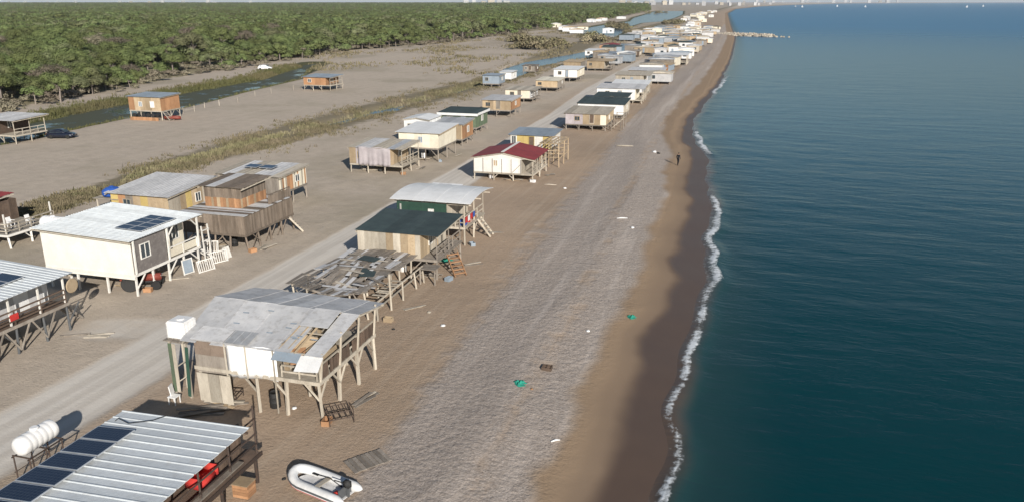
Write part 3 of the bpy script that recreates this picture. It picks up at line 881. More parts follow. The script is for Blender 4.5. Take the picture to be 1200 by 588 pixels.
def floor_part(root, x0, x1, y0, y1, z, mat, edge=None):
    m = MB(); m.box(((x0 + x1) / 2, (y0 + y1) / 2, z - .05), (x1 - x0, y1 - y0, .06))
    k = max(2, int((x1 - x0) / 1.2))
    for i in range(k + 1):
        x = x0 + .06 + (x1 - x0 - .12) * i / k; m.box((x, (y0 + y1) / 2, z - .16), (.09, y1 - y0 - .03, .155))
    f = m.build('floor', mat, root)
    if edge:
        B('edge_beam', ((x0 + x1) / 2, y0 - .03, z - .1), (x1 - x0, .05, .2), edge, root)
        B('edge_beam', (x1 + .03, (y0 + y1) / 2, z - .1), (.05, y1 - y0 + .1, .2), edge, root)
    return f

def lin(a, b, n): return [a + (b - a) * i / (n - 1) for i in range(n)]

def hut(label, x0, x1, y0, y1, fl, ev, roof='mono', rm=FG, front=WT, side=None, style='batten', sstyle=None, bw=1.2, porch=0.0, rise=.35, over=.3, ribs=4,
        nsh=None, pm=WG, windows=(), group=None, posts=(0, 0), rail=True, yaw=0.0, stair=None, rafter=None, name='stilt_hut', cat='hut', detail=2, back=None):
    """general stilt hut: porch metres of open deck on the sea side"""
    cx, cy = (x0 + x1) / 2, (y0 + y1) / 2
    root = empty(name, (cx, cy, 0), label, cat, group)
    side = side or front; sstyle = sstyle or style; wx = x1 - porch
    if fl > .3:
        nx = posts[0] or max(3, int((x1 - x0) / 1.9) + 1); ny = posts[1] or max(2, int((y1 - y0) / 2.4) + 1)
        stilts(root, lin(x0 + .1, x1 - .1, nx), lin(y0 + .1, y1 - .1, ny), fl - .2, pm, .085 if detail > 1 else .1, inner=False, brace=.45 if detail > 1 else .2)
    floor_part(root, x0, x1, y0, y1, fl if fl > .3 else .12, pm, pm if detail > 1 else None)
    zf = fl if fl > .3 else .0
    zt = {'mono': ev, 'flat': ev}.get(roof, ev)
    F = ((x0, y0), (wx, y0)); S = ((wx, y0), (wx, y1)); K = ((wx, y1), (x0, y1)); Lf = ((x0, y1), (x0, y0))
    fr = plank_wall(root, *F, zf, zt, front, style, bw, back=back)
    plank_wall(root, *S, zf, zt, side, sstyle, bw, back=back)
    bm_ = front[0] if isinstance(front, (list, tuple)) else front; bs = side[0] if isinstance(side, (list, tuple)) else side
    plank_wall(root, *K, zf, zt, bm_, 'plain'); plank_wall(root, *Lf, zf, zt, bs, 'plain')
    for wn_ in windows:
        sd_, a, z, wd, ht = wn_[:5]; P_ = F if sd_ == 'f' else S
        window(root, *P_, a, z, wd, ht, *(wn_[5:]))
    if not windows and ev - zf > 1.5 and roof != 'none':
        zc = zf + (ev - zf) * .56; hh = min(1.0, (ev - zf) * .45); wl_ = wx - x0
        window(root, *F, wl_ * rnd.uniform(.18, .3), zc, min(.95, wl_ * .2), hh, None, rnd.choice((WH, WT, WP)))
        if rnd.random() < .7: window(root, *F, wl_ * rnd.uniform(.55, .65), zf + .98, .85, 1.86 if ev - zf > 2 else (ev - zf) * .9, rnd.choice((WB, WG, BG)), WP, 'door', 0)
        if y1 - y0 > 3: window(root, *S, (y1 - y0) * rnd.uniform(.35, .65), zc, .9, hh, None, WH)
    if porch:
        k = max(2, int((y1 - y0) / 2.2) + 1)
        for y in lin(y0 + .12, y1 - .12, k): pole('porch_post', (x1 - .1, y, fl - .1), (x1 - .1, y, ev), .06, pm, root)
        if rail: railing(root, (x1 - .08, y0 + .1), (x1 - .08, y1 - .1), fl, .95, pm, 2)
    a0, a1, b0, b1 = x0 - over, x1 + over, y0 - over, y1 + over; n = nsh or max(3, round((x1 - x0) / 1.1))
    ny_ = nsh or max(3, round((y1 - y0) / 1.1))
    if detail < 2: n, ny_, ribs = 1, 1, ribs * 3
    e = ev + .06
    if roof == 'mono': roof_sheets(root, (a0, b0, e), (a1, b0, e), (a1, b1, e + rise), (a0, b1, e + rise), n, rm, ribs, fm=rafter)
    elif roof == 'mono_x':  # sheets run along x, high on the sea side
        roof_sheets(root, (a0, b0, e), (a0, b1, e), (a1, b1, e + rise), (a1, b0, e + rise), ny_, rm, ribs, fm=rafter)
    elif roof == 'gable_x':  # ridge along x
        ym = cy
        roof_sheets(root, (a0, b0, e), (a1, b0, e), (a1, ym, e + rise), (a0, ym, e + rise), n, rm, ribs, fm=rafter)
        roof_sheets(root, (a1, b1, e), (a0, b1, e), (a0, ym, e + rise), (a1, ym, e + rise), n, rm, ribs, fm=rafter)
    elif roof == 'gable_y':
        roof_sheets(root, (a0, b1, e), (a0, b0, e), (cx, b0, e + rise), (cx, b1, e + rise), ny_, rm, ribs, fm=rafter)
        roof_sheets(root, (a1, b0, e), (a1, b1, e), (cx, b1, e + rise), (cx, b0, e + rise), ny_, rm, ribs, fm=rafter)
    if roof == 'gable_y':
        m = MB(); m.prism([(x0 + .03, y0 - .02, ev - .01), (x1 - .03, y0 - .02, ev - .01), (cx, y0 - .02, ev + rise - .02)], (0, .05, 0)); m.build('gable_board', bm_, root)
    elif rise > .1 and roof == 'mono':
        m = MB(); m.prism([(wx - .05, y0 + .02, ev - .01), (wx - .05, y1 - .02, ev - .01), (wx - .05, y1 - .02, ev + rise - .04)], (.045, 0, 0)); m.build('side_board', bs, root)
        B('back_board', ((x0 + wx) / 2, y1 - .02, ev + rise / 2 - .02), (wx - x0 - .02, .04, rise), bm_, root)
    if stair: stairs(root, *stair)
    root.rotation_euler.z = yaw
    return root

# ---------------------------------------------------------------- nearest hut: ribbed white roof with solar panels
def near_hut():
    x0, x1, y0, y1 = -25.2, -19.3, 14.5, 25.4
    root = empty('stilt_hut', (-22, 20, 0), 'nearest hut with ribbed white metal roof and a row of solar panels', 'hut', 'stilt huts')
    za, zb = 3.55, 3.95
    roof_sheets(root, (-25.5, 25.75, za), (-25.5, 14.3, za), (-18.75, 14.3, zb), (-18.75, 25.4, zb), 11, MW, 2, .035, name='roof', fm=RU)
    A = (-25.3, 24.1, 3.60); s_ = (zb - za) / 6.75
    solar(root, A, (-25.3, 24.1 - 1.07 * 7, 3.60), (-23.35, 24.1, 3.60 + 1.95 * s_), 7, 1, .12, .07)
    m = MB(); m.tube([(-23.0, 25.6, 3.78), (-23.3, 25.0, 3.80), (-24.2, 24.6, 3.74), (-25.0, 24.9, 3.70), (-25.4, 24.7, 3.3)], .02, 6); m.build('cable', BK, root)
    floor_part(root, x0, -19.7, y0, 27.3, 1.55, WB, RU)
    for y in (15, 17.4, 19.8, 22.2, 24.6, 27.1):
        for x in (x0 + .2, -22.4, -19.9):
            if y > 26 and x < -20: continue
            pole('post', (x, y, -.35), (x, y, 1.36), .08, RU, root)
    for y in (15.2, 17.2, 19.2, 21.2, 23.2, 25.2, 27.15):
        pole('porch_post', (-19.8, y, 1.5), (-19.8, y, 3.72 if y < 26 else 3.9), .045, RU, root)
    for z in (2.05, 2.55, 3.3): beam('rail', (-19.74, 15, z), (-19.74, 27.15, z), .05, .06, RU, root)
    for y in (15.2, 18, 21, 24, 25.3):
        pole('inner_post', (x0 + .2, y, 1.5), (x0 + .2, y, 3.46), .06, RU, root)
    plank_wall(root, (x0 + .1, 25.3), (x0 + .1, 14.6), 1.55, 3.45, WB, 'plank', .22)
    plank_wall(root, (-21.4, 25.2), (x0 + .2, 25.2), 1.55, 3.45, WB, 'plank', .22)
    plank_wall(root, (-20.5, 25.2), (-20.5, 27.0), 1.58, 3.0, WB, 'plank', .16, name='screen')
    B('shelf', (-19.9, 24.4, 1.75), (.4, 3.2, .06), WG, root)
    stairs(root, (-19.6, 20.2, 1.5), (-18.2, 20.2, .02), .9, WG, 6)
    # things on its deck and beside it
    s = empty('red_sofa', (-20.6, 24.3, 1.54), 'red cushioned sofa on the deck under the nearest white roof', 'sofa'); o = Vector((-20.6, 24.3, 1.54))
    def cu(n, c, sz, mt):
        m = MB(); m.box(o + Vector(c), sz); m.build(n, mt, s, True, .05)
    cu('seat', (0, 0, .28), (.75, 1.1, .3), RC); cu('backrest', (-.34, 0, .62), (.2, 1.1, .5), RC)
    cu('armrest', (.05, .6, .45), (.75, .16, .5), RC); cu('armrest', (.05, -.6, .45), (.75, .16, .5), RC)
    for a in (-.3, .3):
        for b in (-.45, .45): B('leg', o + Vector((a, b, .06)), (.06, .06, .13), WB, s)
    x, y = g(287, 579)
    c = empty('wooden_crate', (x, y, 0), 'orange wooden crate on the sand beside the nearest hut', 'crate')
    for i in range(4): B('slat', (x, y - .32, .1 + i * .155), (.75, .03, .14), WO, c)
    for i in range(4): B('slat', (x + .375, y, .1 + i * .155), (.03, .6, .14), WO, c)
    for i in range(4): B('slat', (x - .375, y, .1 + i * .155), (.03, .6, .14), WO, c)
    for i in range(4): B('slat', (x, y + .32, .1 + i * .155), (.75, .03, .14), WO, c)
    B('lid', (x, y, .67), (.8, .7, .03), WT, c)
near_hut()

def ribbed_tank(label, c, L, r, axis, mat=PLAS, stand=None, name='water_tank'):
    c = Vector(c); t = empty(name, (c.x, c.y, c.z - r), label, 'tank'); prof = [(.02, -L / 2), (r * .7, -L / 2 + .01), (r * .95, -L / 2 + .1)]
    k = 6
    for i in range(k):
        a = -L / 2 + .14 + (L - .28) * i / k; st = (L - .28) / k
        prof += [(r * .96, a + .02), (r, a + st * .25), (r, a + st * .75), (r * .96, a + st * .98)]
    prof += [(r * .95, L / 2 - .1), (r * .7, L / 2 - .01), (.02, L / 2)]
    m = MB(); m.lathe(c, prof, axis, 24); m.build('barrel', mat, t, True)
    m = MB(); m.lathe(c + Vector((0, 0, r - .02)), [(.2, 0), (.2, .07), (.16, .1), (.02, .1)], 'z', 16); m.build('cap', mat, t)
    return t
x, y = g(42, 512, 2.0)
ribbed_tank('white ribbed water tank on pipe stand left of the nearest roof', (x, y, 2.0), 2.0, .46, 'y')
st_ = empty('tank_stand', (x, y, 0), 'rusty pipe stand carrying the white tank left of the nearest roof', 'stand')
for a in (-.45, .45):
    for b in (-.9, 0, .9): pole('leg', (x + a, y + b, -.3), (x + a, y + b, 1.5), .035, RU, st_)
    beam('rail', (x + a, y - 1, 1.46), (x + a, y + 1, 1.46), .05, .05, RU, st_); beam('rail', (x + a, y - 1, .7), (x + a, y + 1, .7), .03, .03, RU, st_)
for b in (-.9, 0, .9): beam('crossbar', (x - .5, y + b, 1.515), (x + .5, y + b, 1.515), .05, .05, RU, st_)

# ---------------------------------------------------------------- patched hut with white tarp and tank tower
def patched_hut():
    root = empty('stilt_hut', (-24, 36, 0), 'patched hut with pale sagging roof and white tarp on tall stilts', 'hut', 'stilt huts')
    fl = 2.25; xs = [-27.1, -25.3, -23.6, -21.8, -19.9]; ys = [33.0, 35.2, 37.3, 39.4]
    for i, x in enumerate(xs):
        for j, y in enumerate(ys):
            if (i in (1, 2) and j in (1, 2)): continue
            lx, ly = rnd.uniform(-.12, .12), rnd.uniform(-.12, .12)
            beam('post', (x + lx, y + ly, -.35), (x, y, fl - .2), .15, .15, WP, root)
            if j == 0 or i == 4:
                if i == 4:
                    for d in (-.85, .85):
                        if 33 <= y + d <= 39.5: beam('brace', (x + .03, y, fl - 1.1), (x + .03, y + d, fl - .15), .08, .08, WP, root)
                if j == 0 and i > 1: beam('brace', (x, y - .03, fl - 1.1), (x - .85, y - .03, fl - .15), .08, .08, WP, root)
    floor_part(root, -27.3, -19.8, 32.9, 39.5, fl, WP, WP)
    # roof: two shallow slopes, ridge along x; front right corner has lost its sheets
    E0, E1, RZ = 3.95, 3.95, 4.62
    roof_sheets(root, (-27.9, 32.75, 3.72), (-19.5, 32.7, 3.78), (-19.4, 36.9, 4.5), (-28.6, 36.9, RZ), 9, FG, 0, 0, .05, jag=.12, skip=(7,), lapz=.02)
    roof_sheets(root, (-19.4, 40.3, E1), (-28.3, 40.5, E1), (-28.6, 36.9, RZ + .01), (-19.4, 36.9, 4.51), 9, FG, 0, 0, .04, jag=.12, lapz=.02)
    sheet('roof_patch', (-22.0, 35.0, 4.36), (-20.3, 35.0, 4.37), (-20.4, 36.8, 4.68), (-22.0, 36.8, 4.69), FG, root, 0, 0)
    sheet('roof_patch', (-27.3, 32.8, 3.86), (-25.3, 32.8, 3.87), (-25.3, 34.0, 4.12), (-27.3, 34.0, 4.11), FG, root, 0, 0)
    sheet('roof_patch', (-25.2, 32.75, 3.91), (-23.8, 32.75, 3.91), (-23.8, 33.9, 4.14), (-25.2, 33.9, 4.14), MG, root, 3, .02)
    sheet('loose_sheet', (-22.1, 32.25, 3.55), (-20.6, 32.25, 3.53), (-20.6, 32.75, 3.82), (-22.1, 32.7, 3.83), BG, root, 0, 0)
    sheet('loose_sheet', (-20.6, 31.9, 3.25), (-19.3, 32.0, 3.3), (-19.4, 32.8, 3.75), (-20.7, 32.8, 3.72), TW, root, 0, 0)
    for i in range(16):   # dark slots and battens left on the felt
        x, t_ = rnd.uniform(-27.6, -20), rnd.random()
        B('batten', (x, 33.2 + t_ * 3.2, 3.92 + t_ * .62 + .06), (.36, .05, .03), BG, root, (.19, 0, rnd.uniform(-.1, .1)))
    for k, x in enumerate((-22.1, -21.6, -21.1)):
        beam('rafter', (x, 32.7, 3.70), (x, 36.7, 4.45), .06, .1, WT, root)
    B('loose_board', (-21.5, 34.0, 3.45), (1.2, 2.2, .03), WT, root, (.3, .18, .1)); B('loose_board', (-21.2, 33.4, 3.35), (.7, 1.3, .03), WO, root, (.25, -.1, .4))
    # walls
    plank_wall(root, (-27.2, 32.95), (-25.2, 32.95), 2.95, 3.72, BD, 'panel', 1.0); plank_wall(root, (-27.2, 32.93), (-25.2, 32.93), 1.95, 2.95, WG, 'panel', 2.0)
    plank_wall(root, (-27.2, 39.4), (-27.2, 32.95), fl, 3.85, WB, 'plank', .24)
    plank_wall(root, (-21.9, 39.3), (-27.2, 39.3), fl, 3.95, WG, 'plank', .24)
    plank_wall(root, (-22.1, 33.4), (-22.1, 39.3), fl, 3.95, [WG, WP, WT], 'plank', .24)
    # bulging tarp
    U, V_ = 12, 6; v = []
    for j in range(V_ + 1):
        for i in range(U + 1):
            a, b = i / U, j / V_
            v.append((-25.2 + 3.0 * a, 32.88 - .16 * math.sin(math.pi * a) * math.sin(math.pi * b) - .035 * math.sin(a * 31) * (1 - b * .4), 1.95 + 1.83 * b - .08 * math.sin(a * math.pi * 2)))
    me = np_mesh('white_tarp', np.array(v) - np.array(root.location), grid_quads(V_ + 1, U + 1), WS, None, True, root)
    so_ = me.modifiers.new('thickness', 'SOLIDIFY'); so_.thickness = .015
    for x in (-25.15, -23.9, -22.25): beam('tarp_post', (x, 32.72, .2 if x > -23 else 2.0), (x, 32.68, 3.85), .06, .06, WP, root)
    # lower store under the left bay
    for k in range(3): B('store_panel', (-26.75 + k * .7, 32.75, 1.1), (.67, .04, 1.7), WP, root, (.04, 0, 0))
    plank_wall(root, (-27.15, 39.0), (-27.15, 33.0), .05, 2.0, WG, 'plank', .3, name='store_wall')
    # sea side: dark railing boards, bench, posts
    railing(root, (-19.85, 33.1), (-19.85, 39.4), fl, .85, WP, 2, 2.1, WB)
    railing(root, (-22.0, 32.98), (-19.95, 32.98), fl, .7, WP, 2, 1.0)
    for y in (33.0, 35.1, 37.2, 39.3): beam('porch_post', (-19.75, y, fl), (-19.55, y, 3.78 + (y - 32.6) * .17 if y < 37 else 4.2), .09, .09, WP, root)
    B('bench', (-20.5, 35.2, fl + .45), (.45, 2.6, .05), WT, root); B('bench_leg', (-20.5, 34.2, fl + .22), (.4, .06, .44), WT, root); B('bench_leg', (-20.5, 36.2, fl + .22), (.4, .06, .44), WT, root)
    for k in range(5): B('drying_cloth', (-20.9, 34.0 + k * 1.05, 3.3), (.02, .6, .6), rnd.choice((WP, TW, WT, BG)), root, (0, .1, 0))
    beam('line', (-20.9, 33.2, 3.62), (-20.9, 39.2, 3.62), .015, .015, BK, root)
patched_hut()
def tank_tower():
    x, y = -28.55, 33.75; dz = .85
    t = empty('tank_tower', (x, y, 0), 'tall timber tower with greenish boards beside the patched hut', 'tower')
    for a in (-.5, .5):
        for b in (-.5, .5): beam('post', (x + a, y + b, -.3), (x + a, y + b, 2.5 + dz), .12, .12, WP, t)
    for a in (-.36, -.12): B('board', (x + a - .1, y - .58, 1.75), (.22, .03, 2.9), GT if a < -.2 else WP, t)
    B('board', (x + .52, y - .57, 1.6), (.2, .03, 3.0), GN, t, (0, .06, 0))
    for z in (.7, 1.6): beam('brace', (x - .5, y - .5, z), (x + .5, y - .5, z + .7), .05, .06, WP, t)
    for k in range(6): B('platform_plank', (x - .62 + k * .25, y, 2.55 + dz), (.23, 1.45, .05), WG, t)
    B('platform_beam', (x, y - .5, 2.46 + dz), (1.3, .1, .1), WG, t); B('platform_beam', (x, y + .5, 2.46 + dz), (1.3, .1, .1), WG, t)
    k_ = empty('cube_tank', (x, y, 2.58 + dz), 'white caged cube water tank on top of the timber tower', 'tank')
    m = MB(); m.box((x, y, 3.13 + dz), (1.1, 1.02, .96)); m.build('bladder', PLAS, k_, False, .05)
    m = MB()
    for z in (2.68 + dz, 2.95 + dz, 3.22 + dz, 3.5 + dz):
        for s_ in (-1, 1): m.box((x, y + s_ * .52, z), (1.14, .014, .02)); m.box((x + s_ * .56, y, z), (.014, 1.06, .02))
    for a in lin(-.5, .5, 5):
        for s_ in (-1, 1): m.box((x + a, y + s_ * .535, 3.09 + dz), (.012, .012, .9)); m.box((x + s_ * .575, y + a * .95, 3.09 + dz), (.012, .012, .9))
    m.build('cage', PVC, k_)
    B('pallet', (x, y, 2.62 + dz), (1.12, 1.06, .08), WG, k_)
    m = MB(); m.lathe((x, y, 3.6 + dz), [(.2, 0), (.2, .06), (.02, .06)], 'z', 16); m.build('cap', PLAS, k_)
tank_tower()

# ---------------------------------------------------------------- collapsed hut
def ruin():
    root = empty('ruined_hut', (-26, 50.5, 0), 'collapsed hut of bare grey boards sagging on crooked stilts', 'hut', 'stilt huts')
    xs = [-29.3, -28.2, -27.1, -26.0, -24.9, -23.8, -22.9]; ys = [46.2, 48.4, 50.6, 52.8, 54.4]
    def top(x, y): return 2.0 + .25 * math.sin(x * .9) * math.sin(y * .5) - .35 * max(0, 1 - ((x + 26.5) ** 2 + (y - 48) ** 2) / 8)
    for i, x in enumerate(xs):
        for j, y in enumerate(ys):
            if j in (1, 3) and 0 < i < 6: continue
            tz = top(x, y) - .12
            if i == 6: tz = 1.4 if j != 1 else 2.7
            pole('post', (x + rnd.uniform(-.3, .3), y + rnd.uniform(-.3, .3), -.35), (x, y, tz), .075, WP, root)
            if j == 0 and rnd.random() < .7: beam('brace', (x, y - .06, .6), (x + rnd.choice((-.8, .8)), y - .06, tz - .1), .06, .07, WG, root)
    for y in ys: beam('bearer', (-29.4, y, top(-29.4, y) - .07), (-26.2, y, top(-26.2, y) - .09), .09, .12, WG, root); beam('bearer', (-26.2, y, top(-26.2, y) - .09), (-23.6, y, top(-23.6, y) - .07), .09, .12, WG, root)
    for a in range(21):
        for c in range(5):
            x = -29.4 + a * .285; y = 46.9 + c * 1.85
            if rnd.random() < (.03 if c not in (1, 2) else .10): continue
            L = rnd.uniform(1.6, 2.3); dz = rnd.uniform(0, .07); y2 = y + rnd.uniform(-.25, .25)
            z0, z1 = top(x, y2 - L / 2), top(x, y2 + L / 2)
            beam('board', (x + rnd.uniform(-.08, .08), y2 - L / 2, z0 + dz), (x + rnd.uniform(-.08, .08), y2 + L / 2, z1 + dz), .30, .025, rnd.choice((WG, WG, WG, FG)), root)
    for k in range(14):
        x, y = rnd.uniform(-28.5, -23.8), rnd.uniform(47, 54); an = rnd.uniform(-.5, .5)
        B('loose_board', (x, y, top(x, y) + .14), (rnd.uniform(1.2, 2.6), .22, .025), rnd.choice((WG, FG, WP)), root, (rnd.uniform(-.06, .06), rnd.uniform(-.08, .08), an))
    B('torn_felt', (-25.4, 50.2, top(-25.4, 50.2) + .11), (1.1, 1.8, .02), FD, root, (0, .05, .3)); B('torn_felt', (-26.3, 52.3, top(-26.3, 52.3) + .12), (1.6, .9, .02), FD, root, (.05, 0, -.2))
    # bare frame on the sea side
    for z in (1.35, .9): beam('rail', (-22.9, 46.2, z), (-22.9, 54.4, z), .07, .09, WP, root)
    beam('rail', (-22.9, 46.4, 1.3), (-24.6, 46.3, 1.5), .07, .09, WP, root)
    for k in range(7): B('deck_board', (-23.3, 47.4 + k * .5 + rnd.uniform(-.1, .1), 1.46), (.9, .2, .03), WP, root)
ruin()

# ---------------------------------------------------------------- green felt roof, then white roof hut
def green_roof_hut():
    root = hut('hut with flat dark green felt roof, board front and deck railing', -28.7, -21.9, 55.2, 60.8, 1.7, 3.6, 'mono', FD, [WT, WP, WT], None, 'panel', None, .62, 1.4, .3, .15, 0, windows=(('s', 2.0, 2.7, .8, .8),), stair=((-21.6, 57.6, 1.6), (-20.5, 56.6, .05), 1.0, WO, 6), back=WT, group='stilt huts')
    B('platform', (-22.3, 54.5, 1.3), (1.4, 1.3, .06), WG, root)
    for a in (-22.9, -21.7):
        pole('post', (a, 54.0, -.3), (a, 54.0, 1.27), .07, WG, root)
green_roof_hut()
def white_roof_hut():
    root = hut('hut with curved white roof and dark green front wall', -29.4, -22.9, 64.6, 70.2, 1.7, 3.7, 'none', TW, GN, WP, 'batten', 'batten', 1.1, 1.7, group='stilt huts', windows=(('f', 3.3, 2.9, .55, .6, TW), ('f', .35, 2.7, .1, 1.6, WP)), pm=WP)
    m = MB(); A = []
    for k in range(9):
        t_ = k / 8; A.append((64.1 + 6.8 * t_, 3.75 + .55 * math.sin(math.pi * (.12 + .76 * t_))))
    rf = empty('x', (0, 0, 0), 'x', 'x'); bpy.data.objects.remove(rf)
    mb = MB()
    for y in (64.7, 67.4, 70.1): mb.beam((-29.7, y, 3.72), (-22.3, y, 3.72), .08, .1)
    rf = mb.build('roof', WP, root)
    for i in range(7):
        xa, xb = -29.9 + i * 1.1, -29.9 + (i + 1) * 1.1 + .02; v = []; f = []
        for s_ in (0, -.03):
            for (yy_, zz_) in A:
                z2 = zz_ + .06 + s_ + (.012 if i % 2 else 0)
                v += [(xa - root.location.x, yy_ - root.location.y, z2), (xb - root.location.x, yy_ - root.location.y, z2)]
        for b in (0, 18):
            for k in range(8): f.append((b + 2 * k, b + 2 * k + 1, b + 2 * k + 3, b + 2 * k + 2))
        for k in range(8): f.append((2 * k, 2 * k + 2, 18 + 2 * k + 2, 18 + 2 * k)); f.append((2 * k + 1, 18 + 2 * k + 1, 18 + 2 * k + 3, 2 * k + 3))
        f += [(0, 18, 19, 1), (16, 17, 35, 34)]
        me = bpy.data.meshes.new('roof_sheet'); me.from_pydata(v, [], f); link('roof_sheet', me, rf, TW)
    for k in range(3):
        B('deck_box', (-23.3, 65.4 + k * 1.3, 1.95), (.5, .6, .5), (BL, RC, WO)[k], root)
    railing(root, (-24.6, 64.55), (-23.0, 64.55), 1.7, .9, WP, 2, .8)
    stairs(root, (-22.75, 68.2, 1.65), (-21.5, 68.2, .05), .9, WP, 5)
    # bits hanging on the porch
    for k in range(4): B('towel', (-22.85, 64.9 + k * .7, 2.35), (.03, .5, .5), (RC, TW, RC, BL)[k], root)
white_roof_hut()
hut('small white-walled shed with a grey hatch on its roof behind the curved white roof', -30.0, -26.9, 72.6, 75.2, .8, 2.75, 'flat', TW, TW, TW, 'batten', None, 1.0, windows=(('s', 1.2, 1.9, .8, 1.2),), group='stilt huts')
_r = bpy.data.objects[-1] if False else [o for o in bpy.data.objects if o.name.startswith('stilt_hut') and 'grey hatch' in o.get('label', '')][0]
sheet('roof', (-30.1, 72.5, 2.80), (-26.8, 72.5, 2.80), (-26.8, 75.3, 3.1), (-30.1, 75.3, 3.1), TW, _r, 0, 0)
sheet('roof_hatch', (-29.3, 73.2, 2.93), (-27.9, 73.2, 2.93), (-27.9, 75.0, 3.13), (-29.3, 75.0, 3.13), FG, _r, 0, 0)
for k, xx_ in enumerate((-30.25, -26.75)):
    m = MB(); m.lathe((xx_ - .25 + .5 * k, 72.9, .02), [(.28, 0), (.32, .1), (.3, .8), (.18, .95), (.02, .95)], 'z', 14)
    tag(m.build('black_barrel', BK, None, True), ('black plastic barrel at the road side corner of the small white shed', 'black plastic barrel at the sea side corner of the small white shed')[k], 'barrel')

# ---------------------------------------------------------------- red roof hut, yellow hut
def red_hut():
    root = hut('white panelled hut with red gabled roof on short stilts', -31.2, -23.6, 91.6, 98.6, 1.0, 2.75, 'gable_y', RD, WH, WP, 'panel', 'batten', 1.15, 1.5, .75, .25, 0, group='stilt huts', windows=(('f', 2.85, 2.15, .6, .8, WT),), pm=WP)
    sheet('ridge_cap', (-27.6, 91.3, 3.62), (-27.2, 91.3, 3.62), (-27.2, 98.9, 3.64), (-27.6, 98.9, 3.64), WH, root, 0, 0)
    for k in range(6):
        x = -31.15 + k * 1.2; beam('cover_strip', (x, 91.53, .9), (x, 91.53, 2.7), .05, .05, WG, root)
    beam('brace', (-26.2, 91.5, 1.1), (-25.1, 91.5, 2.2), .05, .05, WG, root)
red_hut()
def yellow_hut():
    root = hut('hut with flat grey roof, yellow walls and a dark doorway', -31.4, -25.4, 108.8, 114.5, .9, 2.85, 'mono', BG, [YL, WH, YL], WH, 'panel', 'plain', .95, 0, .15, .35, 0, group='stilt huts', windows=(('f', 3.1, 1.85, .85, 1.8, WB, YL, 'door', 0), ('f', .5, 2.0, .7, 1.5, GLASS)))
    fr = empty('timber_frame', (-24.2, 105, 0), 'bare tan timber scaffold frame between the red and grey roofed huts', 'frame')
    for x in (-25.2, -24.0, -22.6):
        for y in (101.4, 104.2, 107.2): beam('post', (x, y, -.3), (x + rnd.uniform(-.1, .1), y, 3.1), .1, .1, WT, fr)
    for z in (1.2, 2.1, 3.0):
        for x in (-25.2, -24.0, -22.6): beam('rail', (x, 101.3, z), (x, 107.3, z), .08, .08, WT, fr)
        for y in (101.4, 104.2, 107.2): beam('rail', (-25.3, y + .05, z + .09), (-22.5, y + .05, z + .09), .08, .08, WT, fr)
    for k in range(5): beam('board', (-25.2 + k * .6, 101.4, 3.12 + .02 * (k % 2)), (-25.0 + k * .6, 107.2, 3.12 + .02 * (k % 2)), .3, .03, WT, fr)
yellow_hut()

# ---------------------------------------------------------------- road side row, nearest first
def left_hut():
    root = empty('stilt_hut', (-46, 35, 0), 'hut cut by the left edge with white roof, solar panels and long balcony', 'hut', 'stilt huts')
    fl, x1, y1 = 1.95, -42.0, 39.3
    roof_sheets(root, (-41.6, 29.0, 3.95), (-41.6, 39.7, 3.95), (-49.5, 39.9, 4.3), (-49.5, 29.0, 4.3), 10, MW, 3, .04)
    solar(root, (-43.4, 34.0, 4.06), (-43.4, 37.7, 4.06), (-45.2, 34.0, 4.14), 3, 1, .1, .05)
    stilts(root, [-49, -46.6, -44.3, -42.1], [29.5, 31.5, 33.4, 35.3, 37.3, 39.2], fl - .2, PVCD, .08, .15, True, .9)
    for y in (31.5, 33.4, 35.3, 37.3):
        beam('brace', (-42.0, y, .25), (-42.0, y + .9, fl - .2), .08, .08, WG, root); beam('brace', (-42.0, y, .25), (-42.0, y - .9, fl - .2), .08, .08, WG, root)
    floor_part(root, -49.4, x1, 29.2, y1, fl, WB, WG)
    plank_wall(root, (-43.3, 29.3), (-43.3, 34.2), fl, 3.85, SR, 'plain'); plank_wall(root, (-43.25, 34.2), (-43.25, 39.0), fl, 3.85, [TW, FG], 'panel', 1.1)
    plank_wall(root, (-43.3, 39.1), (-49.3, 39.1), fl, 3.85, WH, 'plain'); plank_wall(root, (-49.3, 29.3), (-43.3, 29.3), fl, 3.85, CR, 'plain')
    railing(root, (x1 - .05, 29.4), (x1 - .05, 39.2), fl, .95, WB, 3, 2.0)
    for y in (33.0, 35.0, 37.2, 39.2): beam('porch_post', (x1 - .1, y, fl), (x1 - .05, y, 3.85), .1, .1, WH, root)
    B('red_cloth', (x1 + .03, 35.2, fl + .55), (.03, .6, .4), RC, root)
    m = MB(); m.box((-42.4, 36.2, fl + .03), (1.0, 2.6, .05)); 
    m = MB(); m.lathe((-41.75, 39.6, fl + 1.1), [(.02, -.05), (.45, -.04), (.5, 0), (.45, .05), (.02, .05)], 'x', 20); m.build('straw_disc', WT, root)
    stairs(root, (-43.2, 39.3, 1.9), (-43.2, 41.0, .05), .9, WG, 6)
left_hut()

